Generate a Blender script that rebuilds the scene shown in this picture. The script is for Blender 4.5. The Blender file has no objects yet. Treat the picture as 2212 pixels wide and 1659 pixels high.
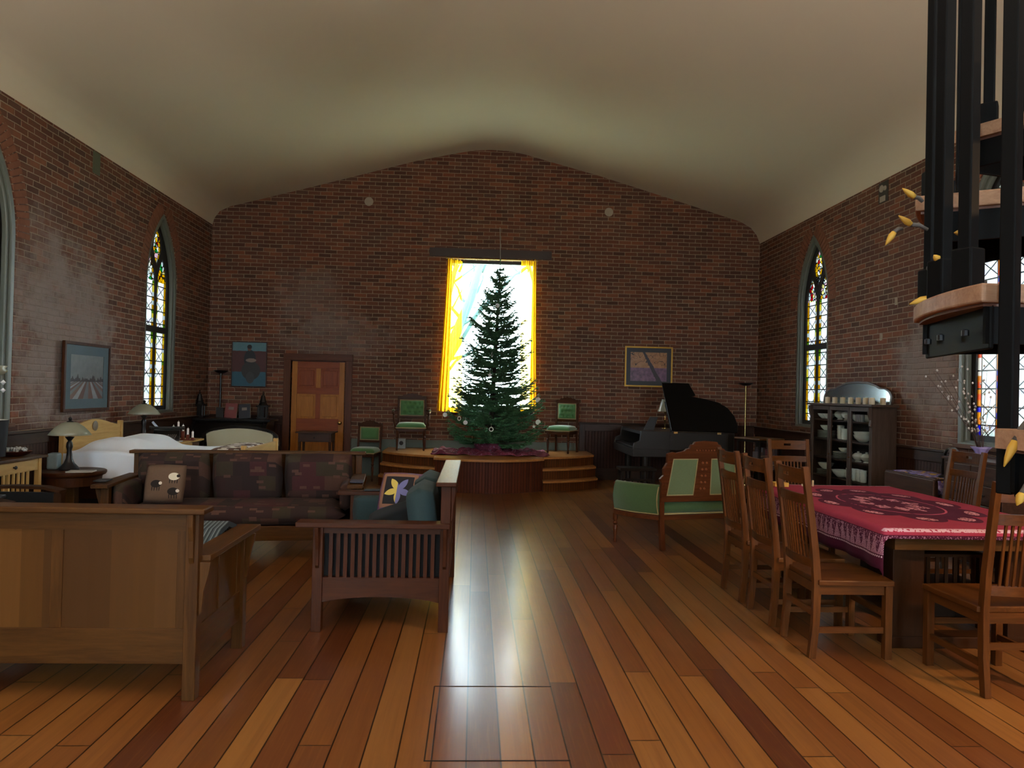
import bpy, math, random
from mathutils import Vector, Matrix, Euler
from mathutils.geometry import tessellate_polygon
random.seed(7)
PI = math.pi
SC = bpy.context.scene
COL = SC.collection

# ---------------------------------------------------------------- helpers
def lin(h):
    h = h.lstrip('#'); o = []
    for i in (0, 2, 4):
        c = int(h[i:i+2], 16) / 255
        o.append(c/12.92 if c <= .04045 else ((c+.055)/1.055)**2.4)
    return (*o, 1.0)

class MB:
    """collects shapes and links them as ONE mesh object"""
    def __init__(s): s.v = []; s.f = []; s.m = []; s.mi = 0
    def add(s, vs, fs):
        b = len(s.v); s.v += [tuple(v) for v in vs]
        for f in fs: s.f.append(tuple(i+b for i in f)); s.m.append(s.mi)
        return s
    def box(s, x0, x1, y0, y1, z0, z1):
        vs = [(x0,y0,z0),(x1,y0,z0),(x1,y1,z0),(x0,y1,z0),(x0,y0,z1),(x1,y0,z1),(x1,y1,z1),(x0,y1,z1)]
        return s.add(vs, [(0,3,2,1),(4,5,6,7),(0,1,5,4),(1,2,6,5),(2,3,7,6),(3,0,4,7)])
    def obox(s, c, size, rot=(0,0,0)):
        R = Euler(rot).to_matrix(); hx, hy, hz = [a/2 for a in size]
        vs = [Vector(c)+R@Vector(p) for p in [(-hx,-hy,-hz),(hx,-hy,-hz),(hx,hy,-hz),(-hx,hy,-hz),(-hx,-hy,hz),(hx,-hy,hz),(hx,hy,hz),(-hx,hy,hz)]]
        return s.add(vs, [(0,3,2,1),(4,5,6,7),(0,1,5,4),(1,2,6,5),(2,3,7,6),(3,0,4,7)])
    def bar(s, p0, p1, w, d, side=(1,0,0)):
        """box from p0 to p1, w wide along side, d along the third axis"""
        p0 = Vector(p0); p1 = Vector(p1); a = (p1-p0).normalized(); sd = Vector(side)
        sd = (sd - a*sd.dot(a)).normalized(); t = a.cross(sd)
        vs = []
        for p in (p0, p1):
            for q, r in ((-1,-1),(1,-1),(1,1),(-1,1)): vs.append(p + sd*w/2*q + t*d/2*r)
        return s.add(vs, [(0,1,2,3),(4,7,6,5),(0,4,5,1),(1,5,6,2),(2,6,7,3),(3,7,4,0)])
    def path(s, pts, w, d, side=(1,0,0)):
        """rectangular section swept along points (continuous)"""
        pts = [Vector(p) for p in pts]; sd = Vector(side).normalized(); vs = []; fs = []
        for i, p in enumerate(pts):
            a = (pts[min(i+1,len(pts)-1)] - pts[max(i-1,0)]).normalized(); t = a.cross(sd).normalized()
            ww = w[i] if isinstance(w, (list,tuple)) else w; dd = d[i] if isinstance(d, (list,tuple)) else d
            for q, r in ((-1,-1),(1,-1),(1,1),(-1,1)): vs.append(p + sd*ww/2*q + t*dd/2*r)
        n = len(pts)
        for i in range(n-1):
            for k in range(4):
                a = i*4+k; b = i*4+(k+1)%4; fs.append((a, b, b+4, a+4))
        fs += [(3,2,1,0), tuple(4*(n-1)+k for k in range(4))]
        return s.add(vs, fs)
    def tube(s, pts, r, n=8, cap=True):
        pts = [Vector(p) for p in pts]; vs = []; fs = []
        ref = Vector((0,0,1))
        a0 = (pts[1]-pts[0]).normalized()
        if abs(a0.dot(ref)) > .9: ref = Vector((1,0,0))
        for i, p in enumerate(pts):
            a = (pts[min(i+1,len(pts)-1)] - pts[max(i-1,0)])
            if a.length < 1e-9: a = a0
            a.normalize(); u = a.cross(ref)
            if u.length < 1e-3: u = a.cross(Vector((0,1,0)))
            u.normalize(); w = a.cross(u); rr = r[i] if isinstance(r, (list,tuple)) else r
            for k in range(n):
                t = 2*PI*k/n; vs.append(p + u*rr*math.cos(t) + w*rr*math.sin(t))
        for i in range(len(pts)-1):
            for k in range(n):
                a = i*n+k; b = i*n+(k+1)%n; fs.append((a, b, b+n, a+n))
        if cap: fs += [tuple(reversed(range(n))), tuple((len(pts)-1)*n+k for k in range(n))]
        return s.add(vs, fs)
    def lathe(s, prof, c=(0,0,0), n=24, ripple=0, nr=0):
        vs = []; fs = []; cx, cy, cz = c
        for r, z in prof:
            for k in range(n):
                t = 2*PI*k/n; rr = max(r, 1e-4) * (1 + (ripple*math.cos(nr*t) if nr else 0))
                vs.append((cx+rr*math.cos(t), cy+rr*math.sin(t), cz+z))
        for i in range(len(prof)-1):
            for k in range(n):
                a = i*n+k; b = i*n+(k+1)%n; fs.append((a, b, b+n, a+n))
        fs += [tuple(reversed(range(n))), tuple((len(prof)-1)*n+k for k in range(n))]
        return s.add(vs, fs)
    def prism(s, outer, holes=(), to3=None, a=0., b=.1):
        """polygon with holes swept from a to b. to3(u, v, w) -> point"""
        if to3 is None: to3 = lambda u, v, w: (u, v, w)
        loops = [list(outer)] + [list(h) for h in holes]
        flat = [p for l in loops for p in l]
        tris = tessellate_polygon([[Vector((p[0], p[1], 0)) for p in l] for l in loops])
        n = len(flat)
        vs = [to3(p[0], p[1], a) for p in flat] + [to3(p[0], p[1], b) for p in flat]
        fs = [tuple(t) for t in tris] + [tuple(n+i for i in reversed(t)) for t in tris]
        k = 0
        for l in loops:
            for i in range(len(l)):
                p, q = k+i, k+(i+1) % len(l); fs.append((p, q, n+q, n+p))
            k += len(l)
        return s.add(vs, fs)
    def sheet(s, fn, nu, nv, th=0.):
        base = len(s.v); vs = [Vector(fn(i/nu, j/nv)) for j in range(nv+1) for i in range(nu+1)]
        fs = [(j*(nu+1)+i, j*(nu+1)+i+1, (j+1)*(nu+1)+i+1, (j+1)*(nu+1)+i) for j in range(nv) for i in range(nu)]
        return s.add(vs, fs)
    def pillow(s, c, size, rot=(0,0,0), puff=1., n=8, pw=.35):
        """cushion: a rounded box that bulges"""
        R = Euler(rot).to_matrix(); c = Vector(c); sx, sy, sz = [a/2 for a in size]
        for sg in (1, -1):
            vs = []
            for j in range(n+1):
                for i in range(n+1):
                    u = -1+2*i/n; v = -1+2*j/n
                    h = ((1-abs(u)**4)*(1-abs(v)**4))**pw
                    k = 1 - .04*(abs(u*v))
                    vs.append(c+R@Vector((u*sx*k, v*sy*k, sg*sz*h*puff)))
            fs = []
            for j in range(n):
                for i in range(n):
                    q = (j*(n+1)+i, j*(n+1)+i+1, (j+1)*(n+1)+i+1, (j+1)*(n+1)+i)
                    fs.append(q if sg > 0 else tuple(reversed(q)))
            s.add(vs, fs)
        return s
    def build(s, name, mat=None, parent=None, loc=(0,0,0), rot=(0,0,0), smooth=False, bevel=0., sub=0, merge=False, solid=0.):
        me = bpy.data.meshes.new(name); me.from_pydata(s.v, [], s.f); me.update()
        mats = mat if isinstance(mat, (list,tuple)) else [mat]
        for m in mats:
            if m: me.materials.append(m)
        if len(mats) > 1: me.polygons.foreach_set('material_index', s.m)
        if smooth is True: me.polygons.foreach_set('use_smooth', [True]*len(me.polygons))
        import bmesh
        bm = bmesh.new(); bm.from_mesh(me)
        if merge: bmesh.ops.remove_doubles(bm, verts=bm.verts, dist=1e-4)
        bmesh.ops.recalc_face_normals(bm, faces=bm.faces)
        bm.to_mesh(me); bm.free()
        if smooth == 'auto':
            me.polygons.foreach_set('use_smooth', [True]*len(me.polygons))
            try: me.set_sharp_from_angle(angle=math.radians(35))
            except Exception: pass
        o = bpy.data.objects.new(name, me); COL.objects.link(o)
        o.location = loc; o.rotation_euler = rot
        if parent: o.parent = parent
        if solid: md = o.modifiers.new('solid', 'SOLIDIFY'); md.thickness = solid; md.offset = 0
        if bevel:
            md = o.modifiers.new('bevel', 'BEVEL'); md.width = bevel; md.segments = 2; md.limit_method = 'ANGLE'; md.angle_limit = math.radians(40)
        if sub: md = o.modifiers.new('sub', 'SUBSURF'); md.levels = sub; md.render_levels = sub
        return o

def tag(o, label, cat, group=None, kind=None):
    o['label'] = label; o['category'] = cat
    if group: o['group'] = group
    if kind: o['kind'] = kind
    return o
def thing(name, label, cat, loc=(0,0,0), rz=0., group=None):
    o = bpy.data.objects.new(name, None); COL.objects.link(o)
    o.location = loc; o.rotation_euler = (0,0,rz); o.empty_display_size = .1
    return tag(o, label, cat, group)
def struct(o, label=None, cat=None):
    o['kind'] = 'structure'
    if label: o['label'] = label
    if cat: o['category'] = cat
    return o
def dup(root, loc, rz, label, group=None):
    r = root.copy(); COL.objects.link(r); r.location = loc; r.rotation_euler = (0,0,rz); r['label'] = label
    if group: r['group'] = group
    for ch in list(root.children):
        c = ch.copy(); COL.objects.link(c); c.parent = r
        for g in list(ch.children):
            d = g.copy(); COL.objects.link(d); d.parent = c
    return r

# ---------------------------------------------------------------- node helper
class NT:
    def __init__(s, name):
        s.m = bpy.data.materials.new(name); s.m.use_nodes = True; s.t = s.m.node_tree; s.t.nodes.clear()
        s.out = s.t.nodes.new('ShaderNodeOutputMaterial')
    def n(s, typ, **k):
        nd = s.t.nodes.new('ShaderNode'+typ)
        for a, b in k.items():
            if a.startswith('i_'):
                key = a[2:].replace('_', ' '); s.set(nd.inputs[int(key)] if key.isdigit() else nd.inputs[key], b)
            else: setattr(nd, a, b)
        return nd
    def set(s, inp, v):
        if isinstance(v, bpy.types.NodeSocket): s.t.links.new(v, inp)
        elif isinstance(v, bpy.types.Node): s.t.links.new(v.outputs[0], inp)
        else: inp.default_value = v
    def M(s, op, *a, clamp=False):
        nd = s.t.nodes.new('ShaderNodeMath'); nd.operation = op; nd.use_clamp = clamp
        for i, x in enumerate(a): s.set(nd.inputs[i], x)
        return nd.outputs[0]
    def coords(s, kind='Object'):
        tc = s.n('TexCoord'); sp = s.n('SeparateXYZ'); s.set(sp.inputs[0], tc.outputs[kind]); return tc.outputs[kind], sp.outputs
    def xyz(s, x, y, z=0.):
        c = s.n('CombineXYZ'); s.set(c.inputs[0], x); s.set(c.inputs[1], y); s.set(c.inputs[2], z); return c.outputs[0]
    def noise(s, vec, scale=5., detail=3., rough=.5, dist=0., out=0):
        nd = s.n('TexNoise'); s.set(nd.inputs['Vector'], vec); nd.inputs['Scale'].default_value = scale
        nd.inputs['Detail'].default_value = detail; nd.inputs['Roughness'].default_value = rough; nd.inputs['Distortion'].default_value = dist
        return nd.outputs[out]
    def ramp(s, fac, stops, const=False):
        r = s.n('ValToRGB'); s.set(r.inputs[0], fac); e = r.color_ramp.elements
        if const: r.color_ramp.interpolation = 'CONSTANT'
        while len(e) > 1: e.remove(e[-1])
        for i, (p, c) in enumerate(stops):
            el = e[0] if i == 0 else e.new(p)
            el.position = p; el.color = lin(c) if isinstance(c, str) else (c if len(c) == 4 else (*c, 1))
        return r.outputs[0]
    def mix(s, fac, a, b, mode='MIX'):
        m = s.n('Mix'); m.data_type = 'RGBA'; m.blend_type = mode; s.set(m.inputs[0], fac)
        for i, x in ((6, a), (7, b)):
            if isinstance(x, str): x = lin(x)
            s.set(m.inputs[i], x)
        return m.outputs[2]
    def smooth(s, x, lo, hi):
        m = s.n('MapRange'); m.interpolation_type = 'SMOOTHSTEP'; s.set(m.inputs[0], x); m.inputs[1].default_value = lo; m.inputs[2].default_value = hi
        return m.outputs[0]
    def cells(s, u, v, w, h, rand=False):
        vr = s.M('DIVIDE', v, h); row = s.M('FLOOR', vr); fv = s.M('FRACT', vr)
        if rand:
            wn = s.n('TexWhiteNoise'); wn.noise_dimensions = '1D'; s.set(wn.inputs['W'], row); off = s.M('MULTIPLY', wn.outputs['Value'], 7.3)
        else: off = s.M('MULTIPLY', s.M('MODULO', s.M('ABSOLUTE', row), 2.), .5)
        uu = s.M('ADD', s.M('DIVIDE', u, w), off); colm = s.M('FLOOR', uu); fu = s.M('FRACT', uu)
        du = s.M('MULTIPLY', s.M('MINIMUM', fu, s.M('SUBTRACT', 1., fu)), w); dv = s.M('MULTIPLY', s.M('MINIMUM', fv, s.M('SUBTRACT', 1., fv)), h)
        wn = s.n('TexWhiteNoise'); wn.noise_dimensions = '2D'; s.set(wn.inputs['Vector'], s.xyz(colm, row))
        return s.M('MINIMUM', du, dv), wn.outputs['Value'], wn.outputs['Color'], du, dv
    def bsdf(s, color=None, rough=.5, bump=None, bstr=.3, bdist=.01, **k):
        b = s.n('BsdfPrincipled')
        if color is not None: s.set(b.inputs['Base Color'], lin(color) if isinstance(color, str) else color)
        s.set(b.inputs['Roughness'], rough)
        for a, v in k.items(): s.set(b.inputs[a.replace('_', ' ')], v)
        if bump is not None:
            bp = s.n('Bump'); bp.inputs['Strength'].default_value = bstr; bp.inputs['Distance'].default_value = bdist; s.set(bp.inputs['Height'], bump)
            s.set(b.inputs['Normal'], bp.outputs[0])
        s.set(s.out.inputs[0], b.outputs[0]); return b

_c = {}
def plain(name, color, rough=.5, metal=0., noise=.12, nscale=30., **k):
    key = name
    if key in _c: return _c[key]
    N = NT(name); vec, _ = N.coords()
    n = N.noise(vec, nscale, 3)
    c = lin(color) if isinstance(color, str) else color
    dark = tuple(x*(1-noise) for x in c[:3])+(1,); lite = tuple(min(1, x*(1+noise)) for x in c[:3])+(1,)
    N.bsdf(N.mix(n, dark, lite), rough, Metallic=metal, **k); _c[key] = N.m; return N.m
def wood(name, light, dark, axis='z', rough=.35, scale=1., streak=.5, coat=0.):
    key = name+axis
    if key in _c: return _c[key]
    N = NT(key); vec, sp = N.coords()
    mp = N.n('Mapping'); N.set(mp.inputs[0], vec)
    sc = {'x': (1.2, 14, 14), 'y': (14, 1.2, 14), 'z': (14, 14, 1.2)}[axis]
    mp.inputs['Scale'].default_value = tuple(a*scale for a in sc)
    oi = N.n('ObjectInfo'); add = N.n('VectorMath'); add.operation = 'ADD'; N.set(add.inputs[0], mp.outputs[0]); N.set(add.inputs[1], N.M('MULTIPLY', oi.outputs['Random'], 17.))
    n1 = N.noise(add.outputs[0], 1.6, 5, .55, .8); n2 = N.noise(add.outputs[0], 7., 3, .6)
    f = N.M('ADD', N.M('MULTIPLY', n1, .75), N.M('MULTIPLY', n2, .35))
    c = N.ramp(f, [(.32, dark), (.72, light)])
    N.bsdf(c, N.M('ADD', rough-.05, N.M('MULTIPLY', n2, .12)), bump=n2, bstr=.12, bdist=.002, Specular_IOR_Level=.17, Coat_Weight=coat, Coat_Roughness=.15); _c[key] = N.m; return N.m
def emis(name, color, s):
    N = NT(name); e = N.n('Emission'); e.inputs[0].default_value = lin(color); e.inputs[1].default_value = s; N.set(N.out.inputs[0], e.outputs[0]); return N.m

# ---------------------------------------------------------------- camera
cam = bpy.data.cameras.new('camera'); camo = bpy.data.objects.new('camera', cam); COL.objects.link(camo)
yaw, pitch, roll, F = .05152, .01107, .023747, 1540.
cam.sensor_width = 36.; cam.lens = F/2212*36; cam.clip_end = 500; cam.clip_start = .05
fw = Vector((math.sin(yaw)*math.cos(pitch), math.cos(yaw)*math.cos(pitch), math.sin(pitch)))
rt = Vector((math.cos(yaw), -math.sin(yaw), 0)); up = rt.cross(fw)
r2 = math.cos(roll)*rt + math.sin(roll)*up; u2 = -math.sin(roll)*rt + math.cos(roll)*up
camo.matrix_world = Matrix(((r2.x, u2.x, -fw.x, 0), (r2.y, u2.y, -fw.y, 0), (r2.z, u2.z, -fw.z, 1.52), (0,0,0,1)))
SC.camera = camo

# ---------------------------------------------------------------- surfaces
def brick_mat(name, ua, va=2, pale=None, tone=1.):
    N = NT(name); vec, sp = N.coords()
    wob = N.noise(vec, 1.7, 2, out=1); ws = N.n('SeparateColor'); N.set(ws.inputs[0], wob)
    u = N.M('ADD', sp[ua], N.M('MULTIPLY', ws.outputs[0], .05)); v = N.M('ADD', sp[va], N.M('MULTIPLY', ws.outputs[1], .022))
    fine = N.noise(vec, 55., 3)
    u = N.M('ADD', u, N.M('MULTIPLY', fine, .010)); v = N.M('ADD', v, N.M('MULTIPLY', fine, .006))
    d, rv, rc, du, dv = N.cells(u, v, .212, .068)
    c = N.ramp(rv, [(0., '#50352b'), (.2, '#5f3c30'), (.45, '#6c4232'), (.62, '#764632'), (.75, '#5c4238'), (.9, '#864e36'), (1., '#8a5a42')])
    n2 = N.noise(vec, 3., 5, .6); n3 = N.noise(vec, 28., 4, .6)
    c = N.mix(N.M('MULTIPLY', n3, .45), c, '#4a352c')
    c = N.mix(N.M('MULTIPLY', N.smooth(n2, .45, .75), .45), c, '#5b4a3e')
    mort = N.M('SUBTRACT', 1., N.smooth(d, .003, .0075))
    c = N.mix(N.M('MULTIPLY', mort, N.M('ADD', .35, N.M('MULTIPLY', n2, .8)), clamp=True), c, '#a08e7a')
    if pale:
        for (pu, pv, ru, rvv, amt) in pale:
            a = N.M('POWER', N.M('DIVIDE', N.M('SUBTRACT', sp[ua], pu), ru), 2.); b = N.M('POWER', N.M('DIVIDE', N.M('SUBTRACT', sp[va], pv), rvv), 2.)
            k = N.M('SUBTRACT', 1.25, N.M('ADD', a, b)); k = N.M('ADD', k, N.M('MULTIPLY', N.M('SUBTRACT', N.noise(vec, 4., 5, .65), .5), 2.4))
            c = N.mix(N.M('MULTIPLY', N.smooth(k, .2, 1.3), amt), c, '#8f827a')
    h = N.M('ADD', N.smooth(d, .0, .012), N.M('MULTIPLY', n3, .5))
    N.bsdf(c, .85, bump=h, bstr=.7, bdist=.012, Specular_IOR_Level=.25); return N.m
M_brick_back = brick_mat('brick_back', 0, pale=[(-2.4, 2.4, 1.2, .5, .35), (-2.9, 3.0, .8, .7, .3)])
M_brick_left = brick_mat('brick_left', 1, pale=[(8.3, 2.0, 1.3, 1.3, .8), (7.8, 2.6, .6, .9, .5)])
M_brick_right = brick_mat('brick_right', 1, pale=[(7.7, 1.9, .8, .8, .7), (7.4, 1.4, .35, .5, .5)])

def floor_mat():
    N = NT('floor_planks'); vec, sp = N.coords()
    d, rv, rc, du, dv = N.cells(sp[1], sp[0], 3.1, .1425, rand=True)
    mp = N.n('Mapping'); N.set(mp.inputs[0], vec); mp.inputs['Scale'].default_value = (16, .5, 1)
    add = N.n('VectorMath'); add.operation = 'ADD'; N.set(add.inputs[0], mp.outputs[0]); sc = N.n('VectorMath'); sc.operation = 'SCALE'; N.set(sc.inputs[0], rc); sc.inputs['Scale'].default_value = 40.
    N.set(add.inputs[1], sc.outputs[0])
    g = N.noise(add.outputs[0], 1.3, 5, .6, 1.2); g2 = N.noise(add.outputs[0], 6., 3, .6)
    base = N.ramp(rv, [(0., '#6a3e1e'), (.18, '#84562a'), (.36, '#5a2e1a'), (.52, '#8a5e30'), (.7, '#6c4220'), (.86, '#4a2414'), (1., '#7c4e26')])
    c = N.mix(N.M('MULTIPLY', N.smooth(g, .35, .8), .5), base, '#522812')
    c = N.mix(N.M('MULTIPLY', N.smooth(g2, .45, .85), .3), c, '#94662e')
    gap = N.M('SUBTRACT', 1., N.smooth(d, .002, .005)); c = N.mix(N.M('MULTIPLY', gap, .92), c, '#0a0503')
    kn = N.noise(vec, 2.6, 2, .5); c = N.mix(N.M('MULTIPLY', N.smooth(kn, .80, .84), .8), c, '#1e0e07')
    dd = N.noise(vec, 3., 2, .4)
    h = N.M('MULTIPLY', N.smooth(d, 0., .006), 1.)
    N.bsdf(c, N.M('ADD', .29, N.M('MULTIPLY', dd, .08)), bump=h, bstr=.12, bdist=.002, Specular_IOR_Level=.45, Coat_Weight=.34, Coat_Roughness=.17); return N.m
M_floor = floor_mat()
M_ceil = plain('ceiling_plaster', '#c8bcaa', .9, noise=.02, nscale=1.5)

def bead_mat(name, c0, c1, ax, pitch=.055, rough=.45):
    N = NT(name); vec, sp = N.coords(); f = N.M('FRACT', N.M('DIVIDE', sp[ax], pitch)); dd = N.M('MINIMUM', f, N.M('SUBTRACT', 1., f))
    n = N.noise(vec, 6., 4); rowc = N.M('FLOOR', N.M('DIVIDE', sp[ax], pitch)); wn = N.n('TexWhiteNoise'); wn.noise_dimensions = '1D'; N.set(wn.inputs['W'], rowc)
    c = N.mix(N.M('MULTIPLY', N.M('ADD', n, wn.outputs['Value']), .5), c0, c1)
    c = N.mix(N.M('MULTIPLY', N.M('SUBTRACT', 1., N.smooth(dd, .03, .1)), .8), c, '#0c0605')
    N.bsdf(c, rough, bump=N.smooth(dd, .02, .14), bstr=.6, bdist=.006, Specular_IOR_Level=.12); return N.m
M_bead_x = bead_mat('wainscot_x', '#24130e', '#3a2018', 0)
M_bead_y = bead_mat('wainscot_y', '#2a1812', '#42291f', 1)
M_stage_bead = bead_mat('stage_bead', '#3a1b11', '#5a2c1a', 0, .045)
M_step_bead = bead_mat('step_bead', '#46260f', '#693c1d', 0, .04)
M_trim = wood('dark_trim', '#3a2419', '#1f120c', 'y', .35)
M_trimx = wood('dark_trim', '#3a2419', '#1f120c', 'x', .35)
M_trimz = wood('dark_trim', '#3a2419', '#1f120c', 'z', .35)
M_dark_sash = plain('dark_sash', '#140f0d', .5)
M_grey_frame = plain('grey_green_paint', '#5c6158', .42, noise=.08)
# ---------------------------------------------------------------- room shell
XL, XR, YB, YF, ZC = -4.62, 5.07, 12.6, -4.2, 4.30
GAB = [(-4.62,4.30),(-4.59,4.42),(-4.50,4.54),(-4.33,4.63),(-4.12,4.685),(-2.73,5.08),(-1.13,5.55),(-.40,5.72),(-.10,5.78),(.20,5.80),(.50,5.79),(.80,5.74),(2.17,5.40),(3.43,5.05),(4.37,4.78),(4.70,4.69),(4.90,4.58),(5.01,4.45),(5.07,4.30)]
def gothic(c, w, z0, zs, za, n=10):
    """pointed arch outline: centre c, half width w, sill z0, spring zs, apex za"""
    H = za-zs; R = (w*w+H*H)/(2*w); p = [(c-w, z0), (c+w, z0)]
    am = math.asin(min(1, H/R))
    for i in range(n+1):
        a = am*i/n; p.append((c+w-R+R*math.cos(a), zs+R*math.sin(a)))
    for i in range(n-1, -1, -1):
        a = am*i/n; p.append((c-w+R-R*math.cos(a), zs+R*math.sin(a)))
    return p
o = MB().box(XL-.4, XR+.4, YF-.3, YB+.35, -.12, 0).build('floor', M_floor); struct(o, 'wide glossy amber pine floorboards running toward the stage', 'floor')
# access hatch outlined in the boards
hatch = MB()
# ceiling: one curved vault
m = MB(); n = len(GAB)
prof = []
for i in range(n-1):
    for k in range(3):
        t = k/3; prof.append((GAB[i][0]*(1-t)+GAB[i+1][0]*t, GAB[i][1]*(1-t)+GAB[i+1][1]*t))
prof.append(GAB[-1]); n = len(prof)
vs = [(x, YF-.3, z) for x, z in prof]+[(x, YB+.0, z) for x, z in prof]+[(x*1.02, YF-.3, z+.25) for x, z in prof]+[(x*1.02, YB+.0, z+.25) for x, z in prof]
fs = []
for i in range(n-1): fs += [(i, i+1, n+i+1, n+i), (2*n+i, 3*n+i, 3*n+i+1, 2*n+i+1), (i, 2*n+i, 2*n+i+1, i+1), (n+i, n+i+1, 3*n+i+1, 3*n+i)]
fs += [(0, n, 3*n, 2*n), (n-1, 3*n-1, 4*n-1, 2*n-1)]
o = m.add(vs, fs).build('ceiling', M_ceil, smooth='auto'); struct(o, 'pale plaster ceiling vaulted with rounded coves', 'ceiling')
# windows along the side walls
LW = [(10.70, .515), (6.85, .515), (2.98, .515), (-1.0, .515)]
RW = [(10.55, .51), (6.74, .51), (2.90, .51), (-1.0, .51)]
ZS0, ZSP, ZAP = 1.08, 2.95, 4.02
def wall_side(name, X, T, wins, mat, label):
    holes = [gothic(c, w, ZS0, ZSP, ZAP) for c, w in wins]
    o = MB().prism([(YF-.3, -.1), (YB+.0, -.1), (YB+.0, ZC+.12), (YF-.3, ZC+.12)], holes, lambda u, v, w: (w, u, v), X, X+T).build(name, mat); struct(o, label, 'wall')
wall_side('wall_left', XL, -.15, LW, M_brick_left, 'bare red brick wall on the left with pointed windows')
wall_side('wall_right', XR, .15, RW, M_brick_right, 'bare red brick wall on the right with pointed windows')
CW = [(-.52, 1.16), (1.04, 1.16), (1.04, 3.84), (-.52, 3.84)]
DH = [(-3.20, -.1), (-2.28, -.1), (-2.28, 1.985), (-3.20, 1.985)]
bo = [(XL-.36, -.1), (XR+.36, -.1), (XR+.36, 4.5)] + [(x, z) for x, z in reversed(GAB)][:-0 or None] + [(XL-.36, 4.5)]
bo = [(XL-.36, -.1), (-3.20, -.1), (-3.20, 1.985), (-2.28, 1.985), (-2.28, -.1), (XR+.36, -.1), (XR+.36, 4.9), (.2, 6.2), (XL-.36, 4.9)]
o = MB().prism(bo, [CW], lambda u, v, w: (u, w, v), YB, YB+.36).build('wall_back', M_brick_back); struct(o, 'gabled red brick end wall with the tall window', 'wall')
# wall behind the camera: brick with two tall windows, seen only by the light
o = MB().prism([(XL-.36, -.1), (XR+.36, -.1), (XR+.36, 4.9), (.2, 6.2), (XL-.36, 4.9)], [gothic(-2.6, .6, 1.1, 3.0, 4.0), gothic(3.0, .6, 1.1, 3.0, 4.0)], lambda u, v, w: (u, w, v), YF-.36, YF).build('wall_front', M_brick_back); struct(o, 'brick wall behind the viewer', 'wall')

# --------------------------------------------- stained glass
def glass_mat(name, bord, accents, strong):
    N = NT(name); vec, sp = N.coords()
    y = N.M('ABSOLUTE', sp[1]); z = sp[2]
    t = N.M('DIVIDE', N.M('SUBTRACT', y, .192), .165); at = N.M('ABSOLUTE', t)
    col = N.ramp(N.noise(vec, 9., 3), [(.3, '#dfe9ea'), (.5, '#f3f1ea'), (.62, '#e3d9e6'), (.75, '#dcebf0')])
    # diamond lead lines inside each light
    a = N.M('FRACT', N.M('ADD', N.M('MULTIPLY', t, .5), N.M('DIVIDE', z, .24))); b = N.M('FRACT', N.M('SUBTRACT', N.M('DIVIDE', z, .24), N.M('MULTIPLY', t, .5)))
    da = N.M('MINIMUM', a, N.M('SUBTRACT', 1., a)); db = N.M('MINIMUM', b, N.M('SUBTRACT', 1., b))
    ld = N.M('MINIMUM', da, db)
    hb = N.M('FRACT', N.M('DIVIDE', z, .185)); hd = N.M('MINIMUM', hb, N.M('SUBTRACT', 1., hb))
    row = N.M('FLOOR', N.M('DIVIDE', z, .062)); wn = N.n('TexWhiteNoise'); wn.noise_dimensions = '2D'; N.set(wn.inputs['Vector'], N.xyz(row, N.M('FLOOR', N.M('MULTIPLY', t, 1.01))))
    bc = N.ramp(wn.outputs['Value'], accents, const=True)
    isb = N.M('GREATER_THAN', at, .62)
    col = N.mix(isb, col, bc)
    inner = N.M('MULTIPLY', N.M('GREATER_THAN', at, .585), N.M('LESS_THAN', at, .655))
    if strong: col = N.mix(inner, col, '#d02a3a')
    # head of the lights is all coloured pieces
    vo = N.n('TexVoronoi'); N.set(vo.inputs['Vector'], vec); vo.inputs['Scale'].default_value = 17.
    vs_ = N.n('SeparateColor'); N.set(vs_.inputs[0], vo.outputs['Color'])
    hc = N.ramp(vs_.outputs[0], [(0., '#e6c020'), (.12, '#e9eef0'), (.42, '#e4c8d0'), (.52, '#2fae66'), (.6, '#f4f0e6'), (.74, '#c43a40'), (.82, bord), (.9, '#eadfae')], const=True)
    top = N.M('GREATER_THAN', z, 3.02); col = N.mix(top, col, hc)
    vd = N.n('TexVoronoi'); vd.feature = 'DISTANCE_TO_EDGE'; N.set(vd.inputs['Vector'], vec); vd.inputs['Scale'].default_value = 17.
    lines = N.M('MAXIMUM', N.M('LESS_THAN', hd, .035), N.M('MULTIPLY', N.M('LESS_THAN', ld, .022), N.M('LESS_THAN', at, .58)))
    lines = N.M('MAXIMUM', lines, N.M('LESS_THAN', N.M('ABSOLUTE', N.M('SUBTRACT', at, .62)), .03))
    lt = N.M('LESS_THAN', vd.outputs[0], .07)
    ln = N.M('ADD', N.M('MULTIPLY', lines, N.M('SUBTRACT', 1., top)), N.M('MULTIPLY', lt, top), clamp=True)
    fl = N.M('GREATER_THAN', N.noise(vec, 48., 2), .66); col = N.mix(N.M('MULTIPLY', fl, .35), col, '#8890a0')
    col = N.mix(ln, col, '#06070a')
    tr = N.n('BsdfTransparent'); N.set(tr.inputs[0], N.mix(1., col, (.20,.20,.20,1), 'MULTIPLY')); tls = N.n('BsdfTranslucent'); N.set(tls.inputs[0], N.mix(1., col, (.34,.34,.34,1), 'MULTIPLY')); mt = N.n('MixShader'); mt.inputs[0].default_value = .35; N.set(mt.inputs[1], tr.outputs[0]); N.set(mt.inputs[2], tls.outputs[0]); gl = N.n('BsdfGlossy'); gl.inputs['Roughness'].default_value = .15; gl.inputs[0].default_value = (.5,.5,.5,1)
    mx = N.n('MixShader'); mx.inputs[0].default_value = .04; N.set(mx.inputs[1], mt.outputs[0]); N.set(mx.inputs[2], gl.outputs[0]); N.set(N.out.inputs[0], mx.outputs[0]); return N.m
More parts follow.
